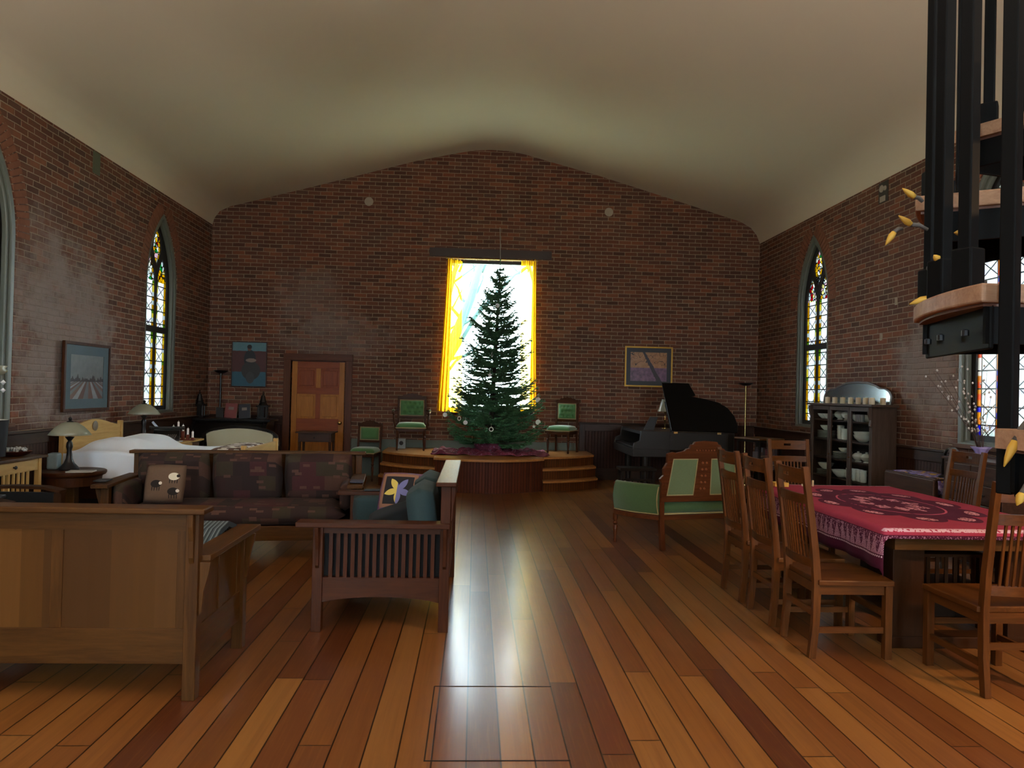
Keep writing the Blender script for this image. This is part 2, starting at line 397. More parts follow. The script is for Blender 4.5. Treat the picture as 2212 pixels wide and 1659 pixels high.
ACC_Y = [(0., '#e6c000'), (.35, '#dcae00'), (.55, '#f4e27a'), (.72, '#8fae3a'), (.8, '#e0b400'), (.92, '#e4e8ea')]
ACC_B = [(0., '#ecb400'), (.3, '#1a34d8'), (.5, '#e6a400'), (.68, '#f4e9e0'), (.8, '#2a56e8'), (.9, '#e8780c')]
M_gl_y = glass_mat('stained_glass_yellow', '#e8c43a', ACC_Y, False)
M_gl_b = glass_mat('stained_glass_blue', '#2236d0', ACC_B, True)
PORTALS = []
def portal(loc, rot, sx, sy):
    l = bpy.data.lights.new('portal', 'AREA'); l.shape = 'RECTANGLE'; l.size = sx; l.size_y = sy; l.cycles.is_portal = True
    o = bpy.data.objects.new('portal', l); COL.objects.link(o); o.location = loc; o.rotation_euler = rot
wn_i = [0]
def side_window(X, sgn, c, hw, glass, label):
    """sgn -1: left wall (outside towards -x)"""
    wn_i[0] += 1
    w = bpy.data.objects.new('window_%d' % wn_i[0], None); COL.objects.link(w); w.location = (X, c, 0); struct(w, label, 'window')
    to = lambda u, v, q: (q*sgn, u, v)
    # painted casing lining the reveal, standing slightly proud
    outer = gothic(0, hw, ZS0, ZSP, ZAP); inner = gothic(0, hw-.055, ZS0+.03, ZSP, ZAP-.085)
    MB().prism(outer, [inner], to, .005, .12).build('casing', M_grey_frame, w, bevel=.006)
    inner2 = gothic(0, hw-.095, ZS0+.05, ZSP, ZAP-.15)
    MB().prism(gothic(0, hw-.05, ZS0+.02, ZSP, ZAP-.08), [inner2], to, .03, .085).build('stop_moulding', M_grey_frame, w, bevel=.01)
    # dark sash with two lancet lights and a kite-shaped head light
    so = gothic(0, hw-.05, ZS0+.03, ZSP, ZAP-.08)
    H = []
    lw = .158; lc = .192
    for s in (-1, 1):
        H.append([(s*lc-lw, 1.19), (s*lc+lw, 1.19), (s*lc+lw, 2.27), (s*lc-lw, 2.27)])
        H.append([(p[0], p[1]) for p in gothic(s*lc, lw, 2.36, 2.93, 3.38, 6)])
    H.append([(0, 3.24), (.075, 3.36), (.13, 3.50), (.09, 3.68), (0, 3.80), (-.09, 3.68), (-.13, 3.50), (-.075, 3.36)])
    MB().prism(so, H, to, .085, .125).build('sash', M_dark_sash, w, bevel=.004)
    MB().prism(gothic(0, hw-.06, ZS0+.05, ZSP, ZAP-.1), [], to, .101, .107).build('glass', glass, w)
    MB().box(*( (-.20, .03) if sgn > 0 else (-.03, .20)), -hw-.04, hw+.04, ZS0-.05, ZS0-.01).build('window_sill', M_trim, w, bevel=.006) if False else None
    x0, x1 = sorted((-.05*sgn, .14*sgn)); MB().box(x0, x1, -hw+.0, hw-.0, ZS0-.03, ZS0+.012).build('window_sill', M_sill, w, bevel=.005)
    portal((X+sgn*.18, c, 2.5), (0, (PI/2 if sgn > 0 else -PI/2), 0), 3.0, 1.1)
M_sill = wood('sill_wood', '#6a4a38', '#4a3024', 'y', .3)
NM = ['far', 'second', 'third', 'fourth']
for i, (c, hw) in enumerate(LW): side_window(XL, -1, c, hw, M_gl_y, '%s pointed stained glass window in left brick wall' % NM[i])
for i, (c, hw) in enumerate(RW): side_window(XR, 1, c, hw, M_gl_y if i == 0 else M_gl_b, '%s pointed stained glass window in right brick wall' % NM[i])
# rows of angled bricks round every side window
M_vous = plain('arch_brick', '#7c523f', .9, noise=.35, nscale=9., Specular_IOR_Level=.2)
ti = [0]
def voussoirs(X, sgn, c, hw):
    m = MB(); H = ZAP-ZSP; R = (hw*hw+H*H)/(2*hw); am = math.asin(H/R); rr = random.Random(int(c*100))
    for s in (-1, 1):
        nb = 19; cx = c - s*(R-hw)
        for i in range(nb):
            a0 = am*(i+.10)/nb; a1 = am*(i+.90)/nb; r0 = R+.008; r1 = R+.205
            if i == nb-1: r1 = R+.16
            pts = [(cx+s*r*math.cos(a), ZSP+r*math.sin(a)) for r, a in ((r0,a0),(r1,a0),(r1,a1),(r0,a1))]
            pts = [(max(c, p[0]) if s > 0 else min(c, p[0]), p[1]) for p in pts]
            q = .006+.004*rr.random()
            m.prism(pts, [], lambda u, v, w: (X-sgn*w, u, v), -.01, q)
    ti[0] += 1; o = m.build('trim_%d' % ti[0], M_vous, bevel=.003); struct(o, 'arch of angled bricks over a pointed window', 'brick arch')
for c, hw in LW[:2]: voussoirs(XL, -1, c, hw)
for c, hw in RW[:2]: voussoirs(XR, 1, c, hw)

# --------------------------------------------- centre window
N = NT('clear_glass'); tr = N.n('BsdfTransparent'); tr.inputs[0].default_value = (.96,.98,.98,1); g = N.n('BsdfGlossy'); g.inputs['Roughness'].default_value = .02; mx = N.n('MixShader'); mx.inputs[0].default_value = .05
N.set(mx.inputs[1], tr.outputs[0]); N.set(mx.inputs[2], g.outputs[0]); N.set(N.out.inputs[0], mx.outputs[0]); M_clear = N.m
w = bpy.data.objects.new('window_9', None); COL.objects.link(w); w.location = (.26, YB, 0); struct(w, 'tall rectangular clear window behind the fir tree', 'window')
to = lambda u, v, q: (u, q, v)
MB().prism([(-.78, 1.16), (.78, 1.16), (.78, 3.84), (-.78, 3.84)], [[(-.72, 1.22), (.72, 1.22), (.72, 3.79), (-.72, 3.79)]], to, .10, .18).build('window_frame', M_dark_sash, w, bevel=.004)
MB().box(-.73, .73, .135, .14, 1.2, 3.8).build('glass', M_clear, w)
MB().box(-.80, .80, -.03, .2, 1.12, 1.16).build('window_sill', M_trimx, w, bevel=.005)
portal((.26, YB+.38, 2.5), (PI/2, 0, 0), 1.6, 2.7)
o = MB().box(-.86, 1.30, YB-.02, YB+.05, 3.88, 4.03).build('trim_5', plain('dark_lintel', '#33231f', .6)); struct(o, 'dark timber lintel above the tall window', 'lintel')
for X0 in (-2.6, 3.0):
    w = bpy.data.objects.new('window_%d' % (10 if X0 < 0 else 11), None); COL.objects.link(w); w.location = (X0, YF-.2, 0); struct(w, 'pointed window behind the viewer', 'window')
    MB().prism(gothic(0, .6, 1.1, 3.0, 4.0), [gothic(0, .52, 1.18, 3.0, 3.88)], to, -.04, .04).build('window_frame', M_dark_sash, w)
    MB().prism(gothic(0, .55, 1.15, 3.0, 3.9), [], to, -.004, .004).build('glass', M_clear, w)
    portal((X0, YF-.4, 2.5), (-PI/2, 0, 0), 1.2, 3.0)

# --------------------------------------------- door
M_fir_y = wood('door_fir_yellow', '#b0702e', '#8c5822', 'z', .35)
M_fir_r = wood('door_fir_red', '#8a4420', '#743618', 'x', .35)
M_fir_rz = wood('door_fir_red', '#8a4420', '#743618', 'z', .35)
M_brass = plain('brass', '#d0b070', .22, 1., noise=.05)
M_case = wood('door_casing', '#5c3420', '#482616', 'z', .4)
M_casex = wood('door_casing', '#5c3420', '#482616', 'x', .4)
d = bpy.data.objects.new('door_1', None); COL.objects.link(d); d.location = (-2.74, YB, 0); struct(d, 'six-panel fir door with brass knob', 'door')
to = lambda u, v, q: (u, q, v)
for s in (-1, 1): MB().box(s*.41-.047, s*.41+.047, .02, .06, 0, 1.965).build('stile', M_fir_y, d, bevel=.003)
MB().box(-.04, .04, .022, .058, 1.51, 1.85).build('muntin', M_fir_y, d)
MB().box(-.04, .04, .022, .058, .97, 1.40).build('muntin', M_fir_rz, d); MB().box(-.04, .04, .022, .058, .24, .76).build('muntin', M_fir_y, d)
for z0, z1 in ((1.85, 1.965), (1.40, 1.51), (.76, .97), (0, .24)): MB().box(-.365, .365, .021, .059, z0, z1).build('rail', M_fir_r, d, bevel=.003)
for (z0, z1) in ((1.51, 1.85), (.97, 1.40), (.24, .76)):
    for s in (-1, 1):
        a, b = sorted((s*.04, s*.365)); MB().box(a, b, .034, .05, z0, z1).build('panel', M_fir_rz if z0 > 1.5 else M_fir_y, d)
        MB().box(a+.035, b-.035, .026, .04, z0+.035, z1-.035).build('raised_panel', M_fir_rz if z0 > 1.5 else M_fir_y, d, bevel=.008)
k = MB().lathe([(.028, 0), (.03, .004), (.012, .008), (.012, .035), (.03, .045), (.034, .06), (.026, .075), (.0, .078)]).build('door_handle', M_brass, d, (.395, .02, .905), (PI/2, 0, 0), smooth=True)
for z in (.25, 1.0, 1.72): MB().tube([(-.465, .015, z-.045), (-.465, .015, z+.045)], .008).build('hinge', M_brass, d)
fr = MB()
fr.box(-.59, -.47, -.025, .02, 0, 2.0).box(.47, .59, -.025, .02, 0, 2.0)
fr.build('door_casing', M_case, d, bevel=.006)
MB().box(-.60, .60, -.028, .02, 1.985, 2.10).build('head_casing', M_casex, d, bevel=.006)
MB().prism([(-.47, 0), (-.46, 0), (-.46, 1.975), (.46, 1.975), (.46, 0), (.47, 0), (.47, 1.985), (-.47, 1.985)], [], to, .0, .2).build('door_jamb', M_case, d)
MB().box(-.47, .47, .06, .3, 0, 1.985).build('door_backing', M_case, d)

# --------------------------------------------- wainscot and trim
def wains(name, x0, x1, y0, y1, z, mat, capmat, label, face):
    e = bpy.data.objects.new(name, None); COL.objects.link(e); struct(e, label, 'wainscot')
    MB().box(x0, x1, y0, y1, 0, z).build('beadboard', mat, e)
    return e
def cap(e, x0, x1, y0, y1, z, mat):
    MB().box(x0, x1, y0, y1, z, z+.028).build('cap_rail', mat, e, bevel=.008)
e = wains('baseboard_left', XL, XL+.022, YF, YB, .96, M_bead_y, M_trim, 'dark beadboard wainscot along the left wall', 'x'); cap(e, XL, XL+.055, YF, YB, .975, M_trim)
MB().box(XL, XL+.034, YF, YB, .86, .975).build('top_rail', M_trim, e, bevel=.004); MB().box(XL, XL+.034, YF, YB, 0, .16).build('plinth', M_trim, e, bevel=.004)
e = wains('baseboard_right', XR-.022, XR, YF, YB, .96, M_bead_y, M_trim, 'dark beadboard wainscot along the right wall', 'x'); cap(e, XR-.055, XR, YF, YB, .975, M_trim)
MB().box(XR-.034, XR, YF, YB, .86, .975).build('top_rail', M_trim, e, bevel=.004); MB().box(XR-.034, XR, YF, YB, 0, .16).build('plinth', M_trim, e, bevel=.004)
for nm, x0, x1, lb in (('baseboard_back_left', XL+.055, -3.335, 'dark beadboard wainscot behind the black organ'), ('baseboard_back_right', 1.86, XR-.055, 'dark beadboard wainscot behind the piano')):
    e = wains(nm, x0, x1, YB-.022, YB, .96, M_bead_x, M_trimx, lb, 'y'); cap(e, x0, x1, YB-.055, YB, .985, M_trimx)
    MB().box(x0, x1, YB-.034, YB, .86, .985).build('top_rail', M_trimx, e, bevel=.004); MB().box(x0, x1, YB-.034, YB, 0, .2).build('plinth', M_trimx, e, bevel=.004)
    if x0 > 0: MB().box(x0, x0+.1, YB-.05, YB, 0, .985).build('end_post', M_trimz, e, bevel=.004)
o = MB().box(-2.14, 1.86, YB-.025, YB, 0, .64).build('baseboard_back', plain('green_grey_board', '#545c4e', .5, noise=.1)); struct(o, 'grey-green painted board along the foot of the back wall', 'baseboard')
# stage with curved front and curved corner steps
M_step = wood('step_oak', '#b07c48', '#8a5a30', 'x', .32)
st = bpy.data.objects.new('trim_6', None); COL.objects.link(st); struct(st, 'low wooden stage with bowed front and curved corner steps', 'stage')
def bow(p, q, b, n=14):
    p = Vector(p); q = Vector(q); d = q-p; nn = Vector((d.y, -d.x)).normalized()
    return [tuple(p+d*(i/n)+nn*b*4*(i/n)*(1-i/n)) for i in range(n+1)]
F0 = bow((-.58, 10.84), (1.07, 10.98), .30, 20)
z3 = lambda u, v, q: (u, v, q)
MB().prism(F0+[(1.07, 12.57), (-.58, 12.57)], [], z3, 0, .47).build('stage_front', M_stage_bead, st)
F0b = bow((-.60, 10.80), (1.09, 10.94), .31, 20)
MB().prism(F0b+[(1.09, 12.57), (-.60, 12.57)], [], z3, .47, .505).build('stage_floor', M_step, st, bevel=.008)
LFT = [((-1.49, 11.36), (-.58, 10.80)), ((-1.49, 11.56), (-.58, 10.98)), ((-1.49, 11.80), (-.58, 11.14))]
RGT = [((1.07, 10.90), (2.0, 11.42)), ((1.07, 11.04), (2.0, 11.60)), ((1.07, 11.20), (2.0, 11.84))]
for side, TT in (('l', LFT), ('r', RGT)):
    for k, (p, q) in enumerate(TT):
        z0 = .168*k; z1 = .168*(k+1)
        c = bow(p, q, .10 if side == 'l' else .08); c2 = bow((p[0], p[1]-.05), (q[0], q[1]-.05), .10 if side == 'l' else .08)
        back = [(q[0], 12.57), (p[0], 12.57)]
        MB().prism(c+back, [], z3, max(z0-.0, 0), z1-.032).build('riser', M_step_bead, st)
        MB().prism(c2+back, [], z3, z1-.032, z1).build('step_tread', M_step, st, bevel=.008)
# small fixtures on the walls
M_pl = plain('plaster_disc', '#9a8f80', .7)
for x, z, lb in ((-1.94, 4.80, 'round plastered patch high on gable wall, left of window'), (2.31, 4.77, 'round plastered patch high on gable wall, right of window')):
    tag(MB().lathe([(.075, 0), (.078, .008), (.07, .014), (.0, .016)]).build('vent_plug', M_pl, None, (x, YB, z), (PI/2, 0, 0), smooth='auto'), lb, 'wall plate')
tag(MB().box(0, .012, -.075, .075, -.13, .13).build('patch_plate', plain('verdigris', '#4e5340', .7), None, (XL, 8.80, 4.15)), 'narrow greenish plate at the top of left brick wall', 'wall plate')
t = thing('bracket_plate', 'dark plate with two pale blots under ceiling on right wall', 'wall plate', (XR, 8.68, 4.14))
MB().box(-.012, 0, -.10, .10, -.13, .13).build('plate', plain('dark_plate', '#332c24', .7), t)
MB().lathe([(.045, 0), (.045, .008), (0, .01)]).build('blot', M_pl, t, (-.012, .03, .05), (0, -PI/2, 0)); MB().lathe([(.03, 0), (.03, .008), (0, .01)]).build('blot', M_pl, t, (-.012, -.045, .04), (0, -PI/2, 0))
MB().box(-.02, -.012, -.05, .06, -.12, -.05).build('blot', M_pl, t)
for y, z, lb in ((8.68, 2.32, 'small wire hook on right brick wall above the china cabinet'), (8.37, 2.73, 'small dark nail ring higher on right brick wall')):
    tag(MB().prism([(-.02, -.045), (.02, -.045), (.02, .045), (-.02, .045)], [[(-.012, -.035), (.012, -.035), (.012, .035), (-.012, .035)]], lambda u, v, w: (w, u, v), -.012, 0).build('wall_hook', plain('hook_metal', '#9a8c74', .5), None, (XR, y, z)), lb, 'hook')
# hatch seam in the floorboards
hm = MB()
for (x0, x1, y0, y1) in ((-.17, .43, 2.945, 2.953), (-.17, .43, 3.685, 3.692), (-.174, -.168, 2.945, 3.69)): hm.box(x0, x1, y0, y1, 0, .0015)
o = hm.build('trim_7', plain('seam_dark', '#160c07', .8)); struct(o, 'dark seam of a square hatch in the floorboards', 'floor seam')

# --------------------------------------------- outside
M_lawn = plain('lawn', '#9ca084', .9, noise=.3, nscale=3.)
o = MB().box(-60, 60, -60, 80, -1.25, -1.2).build('lawn', M_lawn); tag(o, 'green lawn outside seen low through the tall window', 'grass', kind='stuff')
M_bark = plain('pale_bark', '#34504e', .9, noise=.2)
def outside_tree(label, base, trunks, seed, leaf=None):
    t = thing('outdoor_tree', label, 'tree', base); rr = random.Random(seed); m = MB()
    for pts, r in trunks:
        m.tube(pts, [r*(1-.6*i/(len(pts)-1)) for i in range(len(pts))], 8)
        for k in range(14):
            i = rr.randint(1, len(pts)-2); p = Vector(pts[i])+ (Vector(pts[i+1])-Vector(pts[i]))*rr.random(); d = Vector((rr.uniform(-1,1), rr.uniform(-.3,.3), rr.uniform(.2,1.2)))
            q = [p+d*s+Vector((0,0,.15*s*s))+Vector((rr.uniform(-.1,.1),0,rr.uniform(-.1,.1))) for s in (0, .5, 1.0, 1.6)]
            m.tube(q, [r*.28, r*.2, r*.12, r*.03], 6)
    m.build('trunk', M_bark, t, smooth=True)
    return t
outside_tree('bare leaning pale tree outside the tall window, left part', (-1.3, 17.5, -1.2), [([(0,0,0), (.1,0,2.0), (.6,0,3.6), (1.15,0,5.0), (1.5,0,6.4), (1.9,0,8.5)], .17), ([(.1,0,1.8), (.2,.1,3.2), (.55,.1,4.8), (.9,.1,6.5)], .11), ([(.5,0,3.2), (1.3,0,4.6), (2.2,0,5.6), (3.4,0,6.4)], .06)], 3)
outside_tree('thin bare tree outside the tall window, right part', (2.6, 21, -1.2), [([(0,0,0), (-.1,0,2.5), (-.5,0,4.4), (-1.1,0,6.5), (-1.3,0,8.0)], .08)], 5)
hd = MB(); rr = random.Random(4)
for k in range(1500):
    p = Vector((rr.uniform(-4, 5), 20+rr.uniform(-.8, .8), -1.2+abs(rr.gauss(0, .9)))); s = rr.uniform(.1, .25); a = rr.uniform(0, PI); b = rr.uniform(-1, 1)
    u = Vector((math.cos(a), math.sin(a), b))*s; v = Vector((-math.sin(a), math.cos(a), .6))*s
    hd.add([p-u, p-v, p+u, p+v], [(0,1,2,3)])
tag(hd.build('hedge', plain('hedge_leaf', '#35501e', .8, noise=.3, nscale=4.)), 'low green hedge outside behind the fir tree', 'hedge')
# ---------------------------------------------------------------- furniture materials
def oak(ax, kind='oak'):
    d = {'oak': ('#523414', '#351f0a', .42), 'oak_side': ('#5c3515', '#3a1f0c', .38), 'oak_dark': ('#38200f', '#241208', .4), 'mahog': ('#46240f', '#2c1407', .42), 'black': ('#1c1613', '#0d0a09', .3), 'walnut': ('#4a3226', '#30201a', .33), 'maple': ('#c7a468', '#ae8a50', .4), 'redoak': ('#96602c', '#6a3c1a', .3), 'cabinet': ('#493a32', '#33271f', .35)}[kind]
    return wood('wood_'+kind, d[0], d[1], ax, d[2])
def weave(name, c, rough=.9, var=.2, sheen=.04, pat=90.):
    if name in _c: return _c[name]
    N = NT(name); vec, sp = N.coords(); n = N.noise(vec, pat, 2); n2 = N.noise(vec, 4., 3)
    c0 = lin(c); dk = tuple(x*(1-var) for x in c0[:3])+(1,); lt = tuple(min(1, x*(1+var)) for x in c0[:3])+(1,)
    N.bsdf(N.mix(N.M('MULTIPLY', N.M('ADD', n, n2), .5), dk, lt), rough, bump=n, bstr=.2, bdist=.003, Sheen_Weight=sheen, Specular_IOR_Level=.15); _c[name] = N.m; return N.m

def patchwork():
    N = NT('sofa_patchwork'); vec, sp = N.coords()
    u = sp[0]; v = N.M('ADD', sp[2], N.M('MULTIPLY', sp[1], .6))
    d, rv, rc, du, dv = N.cells(u, v, .15, .125, rand=True); d2, rv2, rc2, _, _ = N.cells(N.M('ADD', u, .05), v, .062, .024, rand=True)
    c = N.ramp(rv, [(0., '#2c1616'), (.18, '#3c2420'), (.34, '#241616'), (.48, '#352c1e'), (.6, '#421c20'), (.76, '#2a1a18'), (.9, '#4c3228')], const=True)
    c = N.mix(N.M('GREATER_THAN', rv2, .93), c, '#573c32')
    n = N.noise(vec, 60., 2); c = N.mix(N.M('MULTIPLY', n, .35), c, '#241412')
    N.bsdf(c, .9, bump=n, bstr=.2, bdist=.003); return N.m
M_patch = patchwork()
M_teal = weave('teal_upholstery', '#2e3f42')
M_green = weave('green_velvet', '#3c5533', .7, .25, .5)
M_green2 = weave('sage_velvet', '#586646', .75, .2, .5)
M_piping = plain('gold_piping', '#8f8258', .6)
M_cream = weave('cream_upholstery', '#b9b599', .75, .06, .3)

# ---------------------------------------------------------------- mission settees
def mission(name, label, loc, rz, L, D, hb, ha, seat, sides, kind='oak', cush=None, ncush=3, back_gap=None, cmat=None, arch=False):
    """front faces local -y; x from 0..L, y from 0 (front legs) .. D (back legs)"""
    t = thing(name, label, 'sofa', loc, rz)
    Z, X, Y = oak('z', kind), oak('x', kind), oak('y', kind)
    w = .062
    for x in (0, L-w):
        MB().box(x, x+w, 0, w, 0, ha-.03).build('leg', Z, t, bevel=.003)
        MB().box(x, x+w, D-w, D, 0, hb-.03).build('leg', Z, t, bevel=.003)
    for i, x in enumerate((0, L-w)):
        out = -1 if i == 0 else 1
        cx = x+w/2
        MB().box(cx-.055-(.02 if i == 0 else 0), cx+.055+(.02 if i else 0), -.10, D+.0 if sides == 'slat' else D-w+.02, ha-.03, ha).build('arm', Y, t, bevel=.004)
        # corbel brackets outside the posts
        for yy in ((.0+w/2), (D-w/2)):
            xs = cx+out*w/2
            MB().prism([(0, 0), (.052, 0), (.045, -.05), (.022, -.14), (.014, -.24), (0, -.26)], [], lambda u, v, q, xs=xs, yy=yy, out=out: (xs+out*u, yy+q, ha-.03+v if yy < D/2 or sides != 'slat' else ha-.03+v), -.011, .011).build('corbel', Z, t, bevel=.002)
        MB().box(cx-.013, cx+.013, w, D-w, ha-.075, ha-.03).build('side_rail', Y, t)
        lo = .18 if arch else .17; hi = .335
        if arch:
            n = 12; pl = [(w, hi), (w, lo)]+[(w+(D-2*w)*k/n, lo+.035*math.sin(PI*k/n)**.7) for k in range(1, n)]+[(D-w, lo), (D-w, hi)]
            MB().prism(pl, [], lambda u, v, q: (cx+q, u, v), -.013, .013).build('side_rail', Y, t)
        else: MB().box(cx-.013, cx+.013, w, D-w, lo, hi).build('side_rail', Y, t)
        if sides == 'slat':
            MB().box(cx-out*.03-.004, cx-out*.03+.004, w, D-w, hi, ha-.05).build('lining', plain('black_lining', '#07090c', .95), t)  # black panel added behind the slats so the gaps stay dark
            ns = 15
            for k in range(ns):
                yy = w + (D-2*w)*(k+1)/(ns+1); MB().box(cx-.008, cx+.008, yy-.0115, yy+.0115, hi, ha-.07).build('slat', Z, t)
        else:
            MB().box(cx-.005, cx+.005, w, D-w, hi, ha-.07).build('side_panel', Z, t)
            for yy in (D/2,): MB().box(cx-.012, cx+.012, yy-.03, yy+.03, hi, ha-.07).build('side_stile', Z, t, bevel=.002)
            for yy in (w+.03, D-w-.03): MB().box(cx-.012, cx+.012, yy-.03, yy+.03, hi, ha-.07).build('side_stile', Z, t, bevel=.002)
    # back
    MB().box(-.035, L+.035, D-.095, D+.035, hb-.028, hb).build('back_rail', X, t, bevel=.006)
    MB().box(w, L-w, D-.045, D-.018, hb-.115, hb-.028).build('back_rail', X, t)
    MB().box(w, L-w, D-.045, D-.018, .17, .34).build('back_rail', X, t, bevel=.002)
    npn = max(2, round(L/.6)); vm = board_mat()
    MB().box(w, L-w, D-.037, D-.026, .34, hb-.11).build('back_panel', vm, t)
    for k in range(npn+1):
        xx = w+(L-2*w)*k/npn; MB().box(xx-.028 if 0 < k < npn else (xx if k == 0 else xx-.045), xx+.028 if 0 < k < npn else (xx+.045 if k == 0 else xx), D-.043, D-.02, .34, hb-.11).build('back_stile', Z, t, bevel=.002)
    for x in (w/2, L-w/2):
        MB().prism([(0, 0), (.030, 0), (.028, -.06), (.015, -.13), (.012, -.21), (0, -.24)], [], lambda u, v, q, x=x: (x+q, D+u, hb-.028+v), -.012, .012).build('corbel', Z, t, bevel=.002)
    MB().box(w, L-w, .005, .035, .18, .305).build('front_rail', X, t, bevel=.002)
    MB().box(w, L-w, .03, D-.05, .27, .30).build('seat_deck', oak('x', 'oak_dark'), t)
    if cush:
        n = ncush; a = w+.01; b = L-w-.01
        MB().pillow(((a+b)/2, .36*D+.02, .39), (b-a, D*.80, .17), pw=.12, n=12).build('seat_cushion', cmat, t, smooth=True, merge=True)
        for k in range(n):
            x0 = a+(b-a)*k/n; x1 = a+(b-a)*(k+1)/n
            MB().pillow(((x0+x1)/2, D-.18, .66), (x1-x0-.012, .46, .20), (PI/2+.16-0, 0, 0), pw=.16, n=12).build('back_cushion', cmat, t, smooth=True, merge=True)
        for x, s in ((w+.05, 1), (L-w-.05, -1)):
            MB().pillow((x, D*.36, .545), (D*.66, .24, .10), (PI/2, 0, PI/2), pw=.14, n=10).build('arm_cushion', cmat, t, smooth=True, merge=True)
    return t
def board_mat():
    if 'boards' in _c: return _c['boards']
    N = NT('panel_boards'); vec, sp = N.coords(); d, rv, rc, du, dv = N.cells(N.M('ADD', sp[2], 40.), sp[0], 400., .105, rand=True)
    mp = N.n('Mapping'); N.set(mp.inputs[0], vec); mp.inputs['Scale'].default_value = (14, 14, 1.2); n = N.noise(mp.outputs[0], 2., 5)
    c = N.ramp(rv, [(0., '#38220e'), (.3, '#5a3a18'), (.5, '#402813'), (.72, '#64421e'), (1., '#331d0c')]); c = N.mix(N.M('MULTIPLY', n, .4), c, '#38230e')
    N.bsdf(c, .42, Specular_IOR_Level=.15); _c['boards'] = N.m; return N.m

near = mission('settee', 'light oak panelled settee seen from behind, nearest on the left', (-1.31, 4.27, 0), PI, 1.95, .76, .925, .69, None, 'panel', 'oak', cush=None)
# its seat: a striped pad rolled over a dark seat
MB().pillow((.98, .30, .44), (1.80, .60, .28), pw=.12, n=10).build('seat_cushion', weave('dark_seat', '#2e3434'), near, smooth=True, merge=True)
tag(MB().path([(0, .0, .0), (0, .12, .05), (0, .26, .12), (0, .38, .14), (0, .50, .10), (0, .58, .03)], .42, .03).build('throw', None, None, (-1.60, 3.80, .585), (0,0,0), smooth='auto'), 'grey-blue striped throw humped over the oak settee seat', 'throw')
N = NT('stripe_throw'); vec, sp = N.coords(); f = N.M('FRACT', N.M('MULTIPLY', sp[0], 22.)); N.bsdf(N.ramp(f, [(0., '#24323a'), (.3, '#5c6c74'), (.5, '#1e2a32'), (.7, '#42505a'), (.9, '#76848c')], const=True), .9)
bpy.data.objects['throw'].data.materials.append(N.m)

love = mission('loveseat', 'slat-sided oak loveseat with teal cushions facing left', (-.985, 5.90, 0), -PI/2, 1.40, .85, .945, .685, None, 'slat', 'mahog', cush=True, ncush=2, cmat=M_teal, arch=True)
sofa = mission('sofa', 'three-seat oak sofa with brown patchwork cushions', (-3.10, 6.13, 0), math.radians(6.5), 2.10, .82, .89, .675, None, 'panel', 'oak', cush=True, ncush=3, cmat=M_patch)

def throw_pillow(label, loc, size, rot, mat, name='throw_pillow'):
    return tag(MB().pillow((0,0,0), size, pw=.5, n=12).build(name, mat, None, loc, rot, smooth=True, merge=True), label, 'pillow')
# sheep pillow
N = NT('sheep_pillow'); vec, sp = N.coords(); n = N.noise(vec, 70., 2); c = N.mix(N.M('MULTIPLY', n, .4), '#66503f', '#4c3a2e')
def blob(N, sp, cu, cv, ru, rv, c, col, edge=.15):
    a = N.M('POWER', N.M('DIVIDE', N.M('SUBTRACT', sp[0], cu), ru), 2.); b = N.M('POWER', N.M('DIVIDE', N.M('SUBTRACT', sp[1], cv), rv), 2.)
    return N.mix(N.M('LESS_THAN', N.M('ADD', a, b), 1.), c, col)
front = c
for (u, v, col, hcol) in ((-.055, -.01, '#1c1614', '#d8cfc0'), (.085, .055, '#d8cfb8', '#1c1614'), (.09, -.075, '#1c1614', '#d8cfc0')):
    for du in (-.03, -.01, .012, .03): front = blob(N, sp, u+du, v-.04, .004, .022, front, '#1c1614')
    front = blob(N, sp, u, v, .045, .033, front, col); front = blob(N, sp, u+.035, v+.006, .014, .014, front, hcol)
c = N.mix(N.M('GREATER_THAN', sp[2], 0.), c, front)
N.bsdf(c, .9, bump=n, bstr=.2, bdist=.003)
throw_pillow('tan pillow with three sheep, leaning on the brown sofa', (-2.69, 6.40, .645), (.34, .34, .12), (math.radians(74), 0, math.radians(4)), N.m)
# patchwork star pillow
N = NT('star_pillow'); vec, sp = N.coords(); n = N.noise(vec, 22., 4, .6)
c = N.ramp(n, [(.35, '#4a3a6a'), (.5, '#7a4a5a'), (.62, '#5a5a8c'), (.72, '#8a6a58')])
mx = N.M('MAXIMUM', N.M('ABSOLUTE', sp[0]), N.M('ABSOLUTE', sp[1]))
c = N.mix(N.M('LESS_THAN', mx, .135), c, '#8a6450'); c = N.mix(N.M('LESS_THAN', mx, .11), c, '#14161c')
an = N.M('ARCTAN2', sp[0], sp[1]); r = N.M('SQRT', N.M('ADD', N.M('MULTIPLY', sp[0], sp[0]), N.M('MULTIPLY', sp[1], sp[1])))
fr = N.M('ABSOLUTE', N.M('SUBTRACT', N.M('FRACT', N.M('DIVIDE', N.M('ADD', an, PI), 2*PI/5)), .5))
st_ = N.M('LESS_THAN', r, N.M('ADD', .035, N.M('MULTIPLY', fr, .15)))
c = N.mix(st_, c, N.mix(N.M('GREATER_THAN', sp[0], -.01), '#c8b45a', '#6a6c9c')); N.bsdf(c, .85)
throw_pillow('patchwork pillow with a star, propped on the teal loveseat', (-.55, 5.48, .73), (.33, .33, .13), (math.radians(62), 0, math.radians(-12)), N.m)
o = MB().pillow((0,0,0), (.46, .44, .22), pw=.3, n=12).build('throw_pillow', weave('black_velvet', '#0f1418', .8), None, (-.50, 4.98, .60), (.05, -.30, .1), smooth=True, merge=True); tag(o, 'black velvet pillow lying on the teal loveseat seat', 'pillow')
